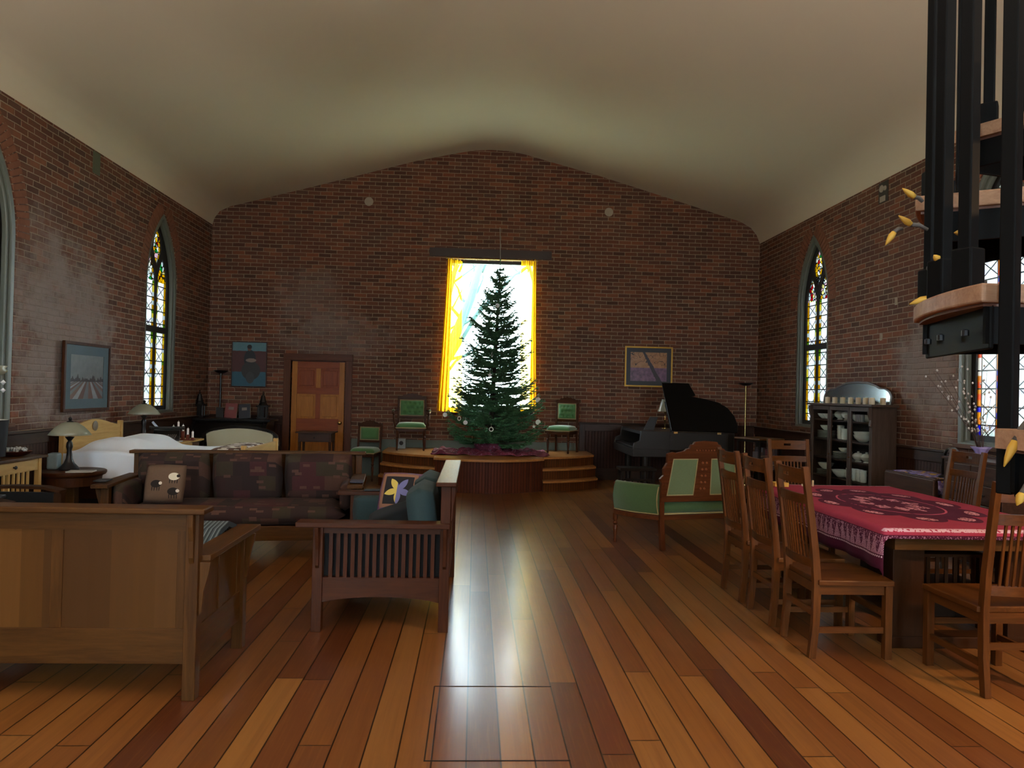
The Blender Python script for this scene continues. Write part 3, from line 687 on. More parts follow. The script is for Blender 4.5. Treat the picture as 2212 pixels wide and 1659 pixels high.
# small things on the arms
def slab(name, label, cat, loc, s, rz, col, rough=.4):
    return tag(MB().box(-s[0]/2, s[0]/2, -s[1]/2, s[1]/2, 0, s[2]).build(name, plain(name+'_'+col, col, rough), None, loc, (0, 0, rz), bevel=.003), label, cat)
slab('coaster', 'dark coaster on left arm of the brown sofa', 'coaster', (-3.12, 6.20, .686), (.10, .15, .012), .1, '#1c1c20')
slab('magazine', 'blue-grey booklet on right arm of the brown sofa', 'booklet', (-1.03, 6.44, .686), (.12, .17, .008), .1, '#39405a')
slab('remote_control', 'black remote control on far arm of the teal loveseat', 'remote', (-.80, 5.87, .686), (.16, .045, .018), .1, '#101214')
# coffee table between the settees
t = thing('coffee_table', 'low dark coffee table mostly hidden behind the oak settee', 'table', (-2.35, 5.25, 0))
MB().box(-.62, .62, -.32, .32, .43, .46).build('tabletop', oak('x', 'mahog'), t, bevel=.004)
for x in (-.56, .56):
    for y in (-.26, .26): MB().box(x-.03, x+.03, y-.03, y+.03, 0, .43).build('leg', oak('z', 'mahog'), t)
MB().box(-.53, .53, -.25, .25, .12, .14).build('shelf', oak('x', 'mahog'), t)

# ---------------------------------------------------------------- dining chairs
def dining_chair(label, loc, rz, kind='oak_side'):
    """faces local +y"""
    t = thing('dining_chair', label, 'chair', loc, rz); Z, X, Y = oak('z', kind), oak('x', kind), oak('y', kind)
    hw = .19
    def post(s): return [(s*hw, -.225, 0), (s*hw, -.205, .2), (s*hw, -.20, .44), (s*hw, -.215, .62), (s*hw, -.245, .85), (s*hw, -.285, 1.12)]
    for s in (-1, 1): MB().path(post(s), .034, [.042,.042,.046,.042,.038,.034]).build('back_post', Z, t, bevel=.002)
    for s in (-1, 1): MB().box(s*.205-.021, s*.205+.021, .20, .242, 0, .43).build('leg', Z, t, bevel=.002)
    n = 8
    MB().prism([(-.225, -.20), (.225, -.20), (.232, .25), (.10, .262), (-.10, .262), (-.232, .25)], [], lambda u, v, q: (u, v, q), .43, .462).build('seat', Y, t, bevel=.006)
    MB().box(-.19, .19, .21, .23, .375, .43).build('seat_rail', X, t); MB().box(-.18, .18, -.205, -.185, .375, .43).build('seat_rail', X, t)
    for s in (-1, 1): MB().box(s*.198-.01, s*.198+.01, -.19, .21, .375, .43).build('seat_rail', Y, t)
    for s in (-1, 1): MB().box(s*.2-.009, s*.2+.009, -.19, .21, .15, .185).build('stretcher', Y, t)
    MB().box(-.19, .19, .212, .228, .24, .275).build('stretcher', X, t); MB().box(-.18, .18, -.215, -.198, .24, .275).build('stretcher', X, t)
    def curve(z, th, h, hole=False):
        # bowed rail between the posts, hollow toward the sitter
        n = 10; o = [];
        yb = {1.06: -.272, .925: -.252, .55: -.208}[z]
        m = MB(); slots = [(-.045, .045)] if hole else []
        for k in range(n):
            x0 = -hw+.014+(2*hw-.028)*k/n; x1 = -hw+.014+(2*hw-.028)*(k+1)/n
            b = lambda x: yb-.032*(1-(x/hw)**2)
            def seg(z0, z1):
                m.add([(x0,b(x0)-th/2,z0),(x1,b(x1)-th/2,z0),(x1,b(x1)+th/2,z0),(x0,b(x0)+th/2,z0),(x0,b(x0)-th/2-.0,z1),(x1,b(x1)-th/2,z1),(x1,b(x1)+th/2,z1),(x0,b(x0)+th/2,z1)], [(0,3,2,1),(4,5,6,7),(0,1,5,4),(1,2,6,5),(2,3,7,6),(3,0,4,7)])
            if hole and k in (4, 5): seg(z-h/2, z-.008); seg(z+.014, z+h/2)
            else: seg(z-h/2, z+h/2)
        return m
    curve(1.06, .02, .088, True).build('crest_rail', X, t, merge=True); curve(.925, .02, .055).build('back_rail', X, t, merge=True); curve(.55, .022, .05).build('back_rail', X, t, merge=True)
    for k in range(9):
        x = -.128+.032*k; yb0 = -.208-.032*(1-(x/hw)**2); yb1 = -.252-.032*(1-(x/hw)**2)
        MB().bar((x, yb0, .57), (x, yb1, .905), .013, .009).build('slat', Z, t)
    return t
c0 = dining_chair('nearest of three oak chairs along left side of the dining table', (2.235, 4.30, 0), -PI/2)
dup(c0, (2.235, 4.86, 0), -PI/2, 'middle of three oak chairs along left side of the dining table')
dup(c0, (2.235, 5.40, 0), -PI/2, 'farthest of three oak chairs along left side of the dining table')
dup(c0, (3.10, 6.62, 0), PI, 'oak chair at far head of the dining table, before the cabinet')
dup(c0, (3.83, 5.74, 0), PI/2+.0, 'oak chair at right side of the dining table, before the vase')
dup(c0, (2.86, 3.79, 0), 0, 'oak chair at near head of the dining table, cut by the frame')
dup(c0, (3.86, 4.75, 0), PI/2, 'oak chair tucked in at the near right of the dining table')

# ---------------------------------------------------------------- dining table + cloth
tx0, tx1, ty0, ty1, tz = 2.44, 3.70, 4.10, 6.16, .755
t = thing('dining_table', 'long oak dining table under the red cloth', 'table', (0,0,0))
MB().box(tx0+.02, tx1-.02, ty0+.02, ty1-.02, tz-.035, tz).build('tabletop', oak('y', 'oak_dark'), t, bevel=.003)
MB().box(tx0+.09, tx1-.09, ty0+.05, ty0+.08, tz-.125, tz-.035).build('apron', oak('x', 'oak'), t); MB().box(tx0+.09, tx1-.09, ty1-.1, ty1-.07, tz-.125, tz-.035).build('apron', oak('x', 'oak'), t)
for x in (tx0+.09, tx1-.12): MB().box(x, x+.03, ty0+.08, ty1-.1, tz-.125, tz-.035).build('apron', oak('y', 'oak'), t)
for x in (tx0+.16, tx1-.36):
    for y in (ty0+.18, ty1-.30): MB().box(x, x+.20, y, y+.12, .06, tz-.035).build('leg', oak('z', 'oak_dark'), t, bevel=.004)
for y in (ty0+.18, ty1-.30): MB().box(tx0+.14, tx1-.14, y-.01, y+.13, 0, .07).build('foot_rail', oak('x', 'oak_dark'), t, bevel=.004)

def cloth_mat():
    N = NT('red_cloth'); vec, sp = N.coords()
    x = N.M('SUBTRACT', sp[0], (tx0+tx1)/2); y = N.M('SUBTRACT', sp[1], (ty0+ty1)/2)
    n = N.noise(vec, 40., 3); nb = N.noise(vec, 6., 4, .6)
    c = N.mix(N.M('MULTIPLY', nb, .6), '#942e48', '#6e1c36'); c = N.mix(N.M('MULTIPLY', n, .2), c, '#a04450')
    # ring of dark ovals round a central rosette
    wob = N.M('MULTIPLY', N.M('SUBTRACT', nb, .5), .02)
    an = N.M('ARCTAN2', x, N.M('MULTIPLY', y, .62)); r = N.M('ADD', wob, N.M('SQRT', N.M('ADD', N.M('MULTIPLY', x, x), N.M('MULTIPLY', N.M('MULTIPLY', y, .62), N.M('MULTIPLY', y, .62)))))
    k = N.M('MULTIPLY', N.M('SUBTRACT', N.M('FRACT', N.M('DIVIDE', N.M('ADD', an, PI), 2*PI/10)), .5), 2.)
    lobe = N.M('MULTIPLY', N.M('SUBTRACT', 1., N.M('MULTIPLY', k, k)), .09)
    ins = N.M('LESS_THAN', r, N.M('ADD', .41, lobe))
    c = N.mix(ins, c, '#48122e')
    d = N.M('SQRT', N.M('ADD', N.M('POWER', N.M('DIVIDE', N.M('SUBTRACT', r, .43), .035), 2.), N.M('POWER', N.M('DIVIDE', k, .42), 2.)))
    sp2 = N.M('MULTIPLY', N.M('LESS_THAN', d, 1.), N.M('GREATER_THAN', N.noise(vec, 70., 2), .45)); c = N.mix(sp2, c, '#c88a96')
    star = N.M('LESS_THAN', N.M('ABSOLUTE', N.M('SUBTRACT', r, .16)), N.M('MULTIPLY', .07, N.M('SUBTRACT', 1., N.M('ABSOLUTE', k))))
    c = N.mix(N.M('MULTIPLY', star, N.M('GREATER_THAN', N.noise(vec, 45., 2), .46)), c, '#c08090')
    lr = N.M('MULTIPLY', N.M('LESS_THAN', N.M('ABSOLUTE', N.M('SUBTRACT', r, .30)), .006), N.M('GREATER_THAN', nb, .45)); c = N.mix(lr, c, '#b0506a')
    # printed band along the border: measured from the edge of the top
    ex = N.M('SUBTRACT', N.M('ABSOLUTE', x), (tx1-tx0)/2); ey = N.M('SUBTRACT', N.M('ABSOLUTE', y), (ty1-ty0)/2)
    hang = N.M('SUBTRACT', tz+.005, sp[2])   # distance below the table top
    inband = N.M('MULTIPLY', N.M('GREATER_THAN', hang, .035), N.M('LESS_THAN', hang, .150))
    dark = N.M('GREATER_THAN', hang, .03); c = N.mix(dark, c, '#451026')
    fy = N.M('ABSOLUTE', N.M('SUBTRACT', N.M('FRACT', N.M('MULTIPLY', sp[1], 15.)), .5)); hh = N.M('DIVIDE', N.M('SUBTRACT', .150, hang), .115)
    tri = N.M('LESS_THAN', N.M('MULTIPLY', fy, 2.1), N.M('SUBTRACT', 1., hh))
    ln = N.M('GREATER_THAN', N.M('FRACT', N.M('ADD', N.M('MULTIPLY', hang, 70.), N.M('MULTIPLY', fy, 9.))), .5)
    band = N.mix(N.M('MULTIPLY', tri, ln), '#4a1430', '#c08c9c'); pk = N.M('GREATER_THAN', N.noise(vec, 90., 2, .6), .56); band = N.mix(N.M('MULTIPLY', pk, .8), band, '#a87a8c')
    c = N.mix(inband, c, band)
    dots = N.M('MULTIPLY', N.M('LESS_THAN', N.M('ABSOLUTE', N.M('SUBTRACT', hang, .162)), .005), N.M('GREATER_THAN', N.M('FRACT', N.M('MULTIPLY', sp[1], 60.)), .45)); c = N.mix(dots, c, '#d0b0b8')
    eb = N.M('MULTIPLY', N.M('GREATER_THAN', ey, -.035), N.M('LESS_THAN', hang, .012)); c = N.mix(N.M('MULTIPLY', eb, N.M('GREATER_THAN', N.noise(vec, 60., 2), .42)), c, '#b898a8')
    N.bsdf(c, .85, bump=N.M('ADD', n, N.M('MULTIPLY', nb, 2.)), bstr=.25, bdist=.004, Specular_IOR_Level=.2); return N.m
m = MB(); nu, nv = 56, 72; ov = .235; ovn = .055
def cloth(u, v):
    # unfold: u across (x), v along (y); overhang ov at the sides, a little at the ends
    W = tx1-tx0; Lh = ty1-ty0; a = -ov+(W+2*ov)*u; b = -ovn+(Lh+2*ovn)*v
    x = min(max(a, 0), W); hx = max(0, -a, a-W); y = min(max(b, 0), Lh); hy = max(0, -b, b-Lh)
    z = tz+.006; sx = -1 if a < 0 else 1; sy = -1 if b < 0 else 1
    rip = .012*math.sin(b*9+1)+.008*math.sin(b*23)
    if hx > 0: z -= hx; x += sx*(.008+min(hx, .06)*.15+rip*hx/ov*1.2)
    if hy > 0: z -= hy*.95; y += sy*(.006+hy*.12)
    if hx == 0 and hy == 0: z += .0015*math.sin(a*14)*math.sin(b*11)
    return (tx0+x, ty0+y, z)
m.sheet(cloth, nu, nv)
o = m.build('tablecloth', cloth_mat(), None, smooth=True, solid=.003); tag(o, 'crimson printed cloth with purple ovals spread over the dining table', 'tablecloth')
# slatted rack standing under the table
t = thing('slatted_rack', 'dark slatted rack standing on the floor beneath the dining table', 'rack', (3.20, 4.78, 0))
MB().box(-.25, .25, -.14, .14, .48, .50).build('top', oak('x', 'oak_dark'), t); MB().box(-.24, .24, -.13, .13, .06, .30).build('bin', oak('x', 'black'), t)
for x in (-.235, .235):
    for y in (-.12, .12): MB().box(x-.015, x+.015, y-.015, y+.015, 0, .48).build('leg', oak('z', 'oak_dark'), t)
for k in range(7): MB().box(-.19+.063*k-.012, -.19+.063*k+.012, -.125, -.115, .30, .48).build('slat', oak('z', 'oak_dark'), t)
# ---------------------------------------------------------------- fir tree
M_needle = plain('needle_green', '#3d6c44', .6, noise=.35, nscale=6.)
M_trunk = plain('fir_trunk', '#2e241c', .9, noise=.3)
TX, TY, TZ0, TZ1 = .27, 11.86, .62, 3.66
t = thing('christmas_tree', 'tall dark fir tree on the stage before the bright window', 'tree', (TX, TY, .505))
lean = .10
MB().tube([(0,0,.04), (.02,0,.8), (.05,0,1.6), (.08,0,2.5), (lean,0,3.20)], [.05, .042, .032, .018, .005], 8).build('trunk', M_trunk, t, smooth=True)
rr = random.Random(11)
needles = MB(); twigs = MB()
def spray(p, q, r0, dens, nl):
    """needles all round a twig from p to q"""
    d = q-p; L = d.length; a = d.normalized(); ref = Vector((0,0,1)) if abs(a.z) < .9 else Vector((1,0,0)); u = a.cross(ref).normalized(); w = a.cross(u)
    k = max(3, int(L*dens*2.4)); vs = []; fs = []
    for i in range(k):
        s = (i+rr.random())/k; c = p+d*s; t_ = rr.uniform(0, 2*PI); dr = (u*math.cos(t_)+w*math.sin(t_))
        dr = (dr*.9 + a*.75 + Vector((0,0,.25))).normalized(); l = nl*rr.uniform(.7, 1.15); sd = dr.cross(a).normalized()*.005
        b = len(vs); vs += [c-sd, c+sd, c+dr*l]; fs.append((b, b+1, b+2))
    needles.add(vs, fs)
nb = 30
for lv in range(nb):
    f = lv/(nb-1); z = .24+(2.95-.24)*f**.92; cx = lean*z/3.2
    R = (.88*(1-f)**.80+.07)*rr.uniform(.92, 1.05)
    cnt = 9 if f < .3 else (8 if f < .7 else 6)
    for b in range(cnt):
        a = 2*PI*(b+rr.random()*.6)/cnt+lv*.7; ca, sa = math.cos(a), math.sin(a)
        L = R*rr.uniform(.72, 1.08); sy = .80 if sa > 0 else .95
        zz = z+rr.uniform(-.085, .085)
        pts = [];
        for i in range(7):
            s = i/6; droop = (-.10*math.sin(PI*s*.9)+.16*s*s)*(1-.3*f) + (.32*f*s+.05*s)
            y = min(sa*L*s*sy, .62); pts.append(Vector((cx+ca*L*s, y, zz+droop*L*1.3)))
        twigs.tube(pts, [.011*(1-f*.5)*(1-.8*i/6) for i in range(7)], 4)
        for i in range(6): spray(pts[i], pts[i+1], 0, 150, .032)
        m_ = int(4+8*L)
        for k in range(m_):
            s = .18+.8*(k+.5)/m_; i = min(5, int(s*6)); c = pts[i]+(pts[i+1]-pts[i])*(s*6-i)
            for sg in (-1, 1):
                tl = (.30*L*(1-s)+.055)*rr.uniform(.8, 1.25); d = Vector((ca*.75-sa*sg*.75, (sa*.75+ca*sg*.75)*sy, rr.uniform(-.02, .22))).normalized()
                e = c+d*tl; e.y = min(e.y, .63); twigs.tube([c, e], [.003, .0015], 3, cap=False); spray(c, e, 0, 170, .028)
                if tl > .13:
                    for s2 in (.4, .7):
                        c2 = c+(e-c)*s2
                        for g2 in (-1, 1):
                            d2 = Vector((d.x*.7-d.y*g2*.7, d.y*.7+d.x*g2*.7, d.z+.05)).normalized(); e2 = c2+d2*tl*.42; e2.y = min(e2.y, .63); spray(c2, e2, 0, 150, .025)
spray(Vector((lean, 0, 2.9)), Vector((lean, 0, 3.22)), 0, 200, .03)
needles.build('foliage', M_needle, t); twigs.build('branches', M_trunk, t)
tag(MB().tube([(TX+lean, TY, 3.70), (TX+lean+.0, TY+.2, 4.0), (TX+lean+.0, YB-.03, 4.42)], .006, 6).build('tie_cord', plain('pale_cord', '#9a948c', .7)), 'pale cord tying the fir tip to the gable wall', 'cord')
# paper ornaments
M_paper = plain('white_lace', '#c9cdc8', .8, noise=.08)
def disc_orn(label, p, r=.042):
    m = MB(); n = 16
    m.prism([(r*math.cos(2*PI*k/n), r*math.sin(2*PI*k/n)) for k in range(n)], [], lambda u, v, w: (u, w, v), -.003, .003)
    for k in range(6): a = PI*k/3; m.obox((.5*r*math.cos(a), -.005, .5*r*math.sin(a)), (r*.9, .004, .004), (0, -a, 0))
    m.tube([(0,0,r), (0,0,r+.05)], .0012, 4)
    tag(m.build('ornament', M_paper, None, p), label, 'ornament', 'white paper ornaments on the fir')
def star_orn(label, p, r=.04, n=5):
    pts = [((r if k % 2 == 0 else r*.42)*math.sin(PI*k/n), (r if k % 2 == 0 else r*.42)*math.cos(PI*k/n)) for k in range(2*n)]
    m = MB().prism(pts, [], lambda u, v, w: (u, w, v), -.003, .003); m.tube([(0,0,r), (0,0,r+.05)], .0012, 4)
    tag(m.build('ornament', M_paper, None, p), label, 'ornament', 'white paper ornaments on the fir')
def ring_orn(label, p, r=.038, dx=1., n=16):
    c = lambda k, q: (q*dx*math.cos(2*PI*k/n), q*math.sin(2*PI*k/n))
    m = MB().prism([c(k, r) for k in range(n)], [[c(k, r*.62) for k in range(n)]], lambda u, v, w: (u, w, v), -.003, .003); m.tube([(0,0,r), (0,0,r+.05)], .0012, 4)
    tag(m.build('ornament', M_paper, None, p), label, 'ornament', 'white paper ornaments on the fir')
disc_orn('round white ornament at far right of fir, upper one', (1.02, 11.5, 1.40)); disc_orn('round white ornament at far right of fir, lower one', (1.03, 11.5, 1.04))
star_orn('small white star at lower right of fir', (.96, 11.45, .97), .035); ring_orn('white ring ornament at bottom centre before fir trunk', (.27, 11.3, .92))
disc_orn('white snowflake ornament at far left tip of fir', (-.47, 11.45, 1.13), .036); ring_orn('white looped ornament left of fir centre, low', (-.24, 11.3, 1.08), .036, .8)
disc_orn('slim white oval ornament low left on fir', (-.14, 11.25, 1.02), .034); star_orn('pale star ornament midway up fir trunk', (.23, 11.35, 1.78), .045); ring_orn('slim pale ornament above the star on fir', (.26, 11.5, 2.11), .038, .4)
disc_orn('pale disc ornament near the top of fir', (.33, 11.6, 2.92), .035)
# tree skirt, a crumpled printed cloth with a bundle round the foot
N = NT('skirt_cloth'); vec, sp = N.coords(); n = N.noise(vec, 8., 5, .65); n2 = N.noise(vec, 38., 3, .6)
c = N.ramp(n, [(.35, '#4a1228'), (.55, '#6a1e38'), (.7, '#7c2842')]); c = N.mix(N.M('MULTIPLY', N.M('GREATER_THAN', n2, .57), N.smooth(n, .45, .6)), c, '#8c7488'); N.bsdf(c, .85)
M_skirt = N.m
m = MB()
def skirt(u, v):
    a = -1+2*u; b = -1+2*v; x = .92*a; y = .44*b
    h = .028+.022*math.sin(a*17+b*4)+.016*math.sin(a*31-b*9)+.014*math.sin(b*14+a*5)
    e = max(abs(a), abs(b)); 
    return (x+.03*math.sin(b*9), y+.03*math.sin(a*11), max(.006, h)*(1 if e < .97 else .3))
m.sheet(skirt, 64, 30)
tag(m.build('tree_skirt', M_skirt, None, (.27, 11.66, .508), smooth=True, solid=.004), 'crumpled plum and red cloth spread under the fir', 'tree skirt')
m = MB().pillow((0,0,.07), (.46, .34, .17), pw=.45, n=12)
tag(m.build('bundled_cloth', M_skirt, None, (.22, 11.86, .53), (.0, .14, .1), smooth=True, merge=True), 'red cloth bundled round the foot of the fir', 'cloth')

# ---------------------------------------------------------------- curtains
N = NT('yellow_voile'); vec, sp = N.coords(); n = N.noise(vec, 3., 2); c = N.mix(n, '#f2c21c', '#e8a818')
df = N.n('BsdfDiffuse'); N.set(df.inputs[0], c); tl = N.n('BsdfTranslucent'); N.set(tl.inputs[0], c); mx = N.n('MixShader'); mx.inputs[0].default_value = .75; N.set(mx.inputs[1], df.outputs[0]); N.set(mx.inputs[2], tl.outputs[0])
tp = N.n('BsdfTransparent'); tp.inputs[0].default_value = (1,.85,.3,1); m2 = N.n('MixShader'); m2.inputs[0].default_value = .22; N.set(m2.inputs[1], mx.outputs[0]); N.set(m2.inputs[2], tp.outputs[0]); N.set(N.out.inputs[0], m2.outputs[0]); M_voile = N.m
def curtain(label, xt0, xt1, xb0, xb1, seed):
    r = random.Random(seed); ph = [r.uniform(0, 6) for _ in range(4)]
    def fn(u, v):
        s = 1-v; k = s**1.3; x0 = xt0*(1-k)+xb0*k; x1 = xt1*(1-k)+xb1*k; uu = u+.018*math.sin(u*25+ph[0])
        return (x0+(x1-x0)*uu, YB-.09+(.018+.010*s)*math.sin(u*42+ph[1])+.012*math.sin(u*17+ph[2]+s*1.5), 1.16-.03*u*(1 if seed == 1 else -1)+(3.83-1.16)*v+.01*math.sin(u*30)*(1 if v > .97 else 0))
    tag(MB().sheet(fn, 90, 24).build('curtain', M_voile, None, smooth=True), label, 'curtain', 'yellow sheer curtains')
curtain('yellow sheer curtain at left side of the tall window', -.54, -.28, -.66, -.22, 1)
curtain('yellow sheer curtain at right side of the tall window', .76, 1.03, .80, 1.09, 2)
t = thing('curtain_rod', 'thin brass rod across the top of the tall window', 'curtain rod', (.25, YB-.09, 3.84))
MB().tube([(-.82,0,0), (.82,0,0)], .012, 10).build('rod', M_brass, t, smooth='auto')
for x in (-.8, .8): MB().tube([(x,0,0), (x,.1,0)], .008, 8).build('bracket', M_brass, t)

# ---------------------------------------------------------------- pictures
def picture(label, loc, rz, w, h, fr, frc, matc, matw, art, glossy=True):
    """hangs with its face toward local -y"""
    t = thing('framed_picture', label, 'picture', loc, rz)
    to = lambda u, v, q: (u, q, v)
    if fr: MB().prism([(-w/2,-h/2),(w/2,-h/2),(w/2,h/2),(-w/2,h/2)], [[(-w/2+fr,-h/2+fr),(w/2-fr,-h/2+fr),(w/2-fr,h/2-fr),(-w/2+fr,h/2-fr)]], to, -.035, 0).build('frame', frc, t, bevel=.004)
    if matw: MB().prism([(-w/2+fr,-h/2+fr),(w/2-fr,-h/2+fr),(w/2-fr,h/2-fr),(-w/2+fr,h/2-fr)], [[(-w/2+fr+matw,-h/2+fr+matw),(w/2-fr-matw,-h/2+fr+matw),(w/2-fr-matw,h/2-fr-matw),(-w/2+fr+matw,h/2-fr-matw)]], to, -.022, -.012).build('mat_board', matc, t)
    q = fr+matw; MB().box(-w/2+q, w/2-q, -.018 if fr else -.03, -.006 if fr else 0, -h/2+q, h/2-q).build('artwork', art, t)
    return t
# generic field landscape
N = NT('art_fields'); vec, sp = N.coords(); n = N.noise(vec, 14., 4, .6); z = sp[2]; x = sp[0]
sky = N.mix(n, '#4c5558', '#74787a'); hor = N.M('GREATER_THAN', z, N.M('ADD', -.03, N.M('MULTIPLY', N.M('SUBTRACT', N.noise(N.xyz(N.M('MULTIPLY', x, 2.), 0., 0.), 6., 2), .45), .28)))
st2 = N.M('FRACT', N.M('MULTIPLY', N.M('DIVIDE', N.M('SUBTRACT', x, .03), N.M('SUBTRACT', .02, z)), .62)); fld = N.ramp(st2, [(0., '#6a4c44'), (.25, '#8a949a'), (.5, '#5a3a34'), (.75, '#5e6c72')], const=True); fld = N.mix(N.M('MULTIPLY', n, .5), fld, '#40342e')
low = N.mix(N.M('LESS_THAN', z, -.055), '#231e20', fld); N.bsdf(N.mix(hor, low, sky), .3); 
picture('dark framed landscape print of striped fields on left brick wall', (XL+.035, 8.65, 1.575), PI/2, 1.0, .80, .035, oak('z', 'mahog'), plain('teal_mat', '#33464e', .6), .11, N.m)
# loosely painted seated figure
N = NT('art_figure'); vec, sp = N.coords(); n = N.noise(vec, 20., 3); z = N.M('ADD', sp[2], N.M('MULTIPLY', n, .02)); x = sp[0]
c = N.mix(N.M('GREATER_THAN', z, -.12), '#2c5868', '#502622'); c = N.mix(N.M('GREATER_THAN', z, .24), c, '#5c848c')
def el(c, cu, cv, ru, rv, col):
    a = N.M('POWER', N.M('DIVIDE', N.M('SUBTRACT', x, cu), ru), 2.); b = N.M('POWER', N.M('DIVIDE', N.M('SUBTRACT', z, cv), rv), 2.); return N.mix(N.M('LESS_THAN', N.M('ADD', a, b), 1.), c, col)
c = el(c, .01, .10, .10, .16, '#1c2024'); c = el(c, .03, -.10, .16, .16, '#33302e'); c = el(c, .02, -.22, .07, .10, '#3c3a3a'); c = el(c, .03, .08, .09, .035, '#8a7468'); c = el(c, .0, .29, .035, .05, '#6a4436'); c = el(c, .0, .315, .04, .035, '#1a1412')
N.bsdf(N.mix(N.M('MULTIPLY', n, .25), c, '#101418'), .6)
picture('red and blue painting of a seated figure on back wall', (-3.92, YB-.012, 1.89), 0, .60, .78, .012, plain('dark_wood_edge', '#3a1c14', .5), None, 0, N.m)
# generic dusk picture with leaning tree shape
N = NT('art_dusk'); vec, sp = N.coords(); n = N.noise(vec, 16., 4, .6); z = sp[2]; x = sp[0]
c = N.mix(N.M('GREATER_THAN', z, -.02), N.ramp(n, [(.3, '#4a3448'), (.6, '#74506a'), (.75, '#805a50')]), N.ramp(n, [(.3, '#8a5a34'), (.7, '#a87850')]))
tx = N.M('SUBTRACT', N.M('ADD', x, N.M('MULTIPLY', z, .55)), N.M('ADD', .05, N.M('MULTIPLY', N.M('SUBTRACT', n, .5), .05))); c = N.mix(N.M('LESS_THAN', N.M('ABSOLUTE', tx), N.M('SUBTRACT', .035, N.M('MULTIPLY', z, .04))), c, '#2a2028')
br = N.M('MULTIPLY', N.M('LESS_THAN', N.M('ABSOLUTE', N.M('SUBTRACT', N.noise(vec, 9., 1), .5)), .012), N.M('GREATER_THAN', z, .02)); c = N.mix(br, c, '#3a2620')
N.bsdf(c, .3)
picture('gold framed dusk landscape with a leaning tree on back wall', (3.08, YB-.012, 2.025), 0, .86, .72, .028, plain('gold_frame', '#b58a34', .4, .4), plain('black_mat', '#1c1a20', .5), .075, N.m)
t = thing('oval_portrait', 'small white stand with a dark oval portrait beneath the armchair', 'picture', (-1.24, 12.30, .505))
MB().box(-.07, .07, -.01, .01, 0, .17).build('frame', plain('pale_frame', '#8a9494', .5), t, bevel=.004); MB().lathe([(.036, 0), (.036, .004), (0, .005)]).build('portrait', plain('dark_oval', '#16181c', .5), t, (0, -.01, .095), (PI/2, 0, 0))

# ---------------------------------------------------------------- bed
t = thing('bed', 'maple bed with white coverlet, headboard against left wall', 'bed', (-4.53, 8.06, 0))
mp_x, mp_y, mp_z = oak('x', 'maple'), oak('y', 'maple'), oak('z', 'maple')
L, Wd = 1.96, 1.32
pl = [(0.02, .30), (Wd-.02, .30), (Wd-.02, .995)] + [(Wd-.02-(Wd-.04)*k/16, .995+.085*math.sin(PI*k/16)**2) for k in range(1, 16)] + [(.02, .995)]
MB().prism(pl, [], lambda u, v, q: (q, u, v), .0, .03).build('headboard', mp_y, t, bevel=.004)
MB().box(.028, .038, .04, Wd-.04, .90, .915).build('headboard_moulding', mp_y, t)
for y in (0, Wd-.05): MB().box(-.01, .045, y, y+.05, 0, 1.04).build('headboard_post', mp_z, t, bevel=.004)
MB().lathe([(.055, 0), (.06, .008), (.045, .014), (0, .018)]).build('medallion', plain('carved_medallion', '#6a5a44', .5), t, (.03, Wd/2, 1.0), (0, PI/2, 0), smooth='auto')
MB().box(L, L+.03, .03, Wd-.03, .35, .815).build('footboard', mp_y, t, bevel=.004)
for y in (0, Wd-.05): MB().box(L-.01, L+.045, y, y+.05, 0, .85).build('footboard_post', mp_z, t, bevel=.004)
for y in (.0, Wd-.03): MB().box(.03, L, y, y+.025, .24, .40).build('side_rail', oak('x', 'mahog'), t)
MB().box(.05, L-.01, .03, Wd-.03, .30, .69).build('mattress', weave('white_linen', '#c6c9cc', .9, .05), t, bevel=.04)
def cov(u, v):
    a = -.34+(Wd+.68)*v; x = .05+(L-.08)*u; y = min(max(a, 0), Wd); h = max(0, -a, a-Wd)
    bump_ = .15*math.exp(-((x-.48)/.30)**4)*(1-.25*math.exp(-((y-Wd/2)/.12)**2))
    e = min(y, Wd-y); z = .735+bump_*(min(1, e/.22+.25) if h == 0 else .25) + .006*math.sin(x*13)*math.sin(y*9)
    if h == 0: z -= .03*(1-min(1, e/.12))
    z -= h*.98; yy = y + (-1 if a < 0 else 1)*(.01+.02*(h/.34)*(1+.8*math.sin(x*14)))*(1 if h > 0 else 0)
    return (x, yy, z)
MB().sheet(cov, 70, 60).build('coverlet', weave('white_coverlet', '#dde3ea', .85, .05, .3, 120.), t, smooth=True, solid=.006)
N = NT('quilt'); vec, sp = N.coords(); d, rv, rc, du, dv = N.cells(sp[0], sp[1], .06, .06); N.bsdf(N.ramp(rv, [(0., '#cfcac0'), (.45, '#4a342c'), (.65, '#d8d4cc'), (.8, '#6a5048')], const=True), .9)
tag(MB().pillow((0,0,0), (.36, 1.15, .06), pw=.15, n=10).build('folded_quilt', N.m, None, (-2.80, 8.72, .775), smooth=True, merge=True), 'brown and white patterned quilt folded at the foot of the bed', 'quilt')

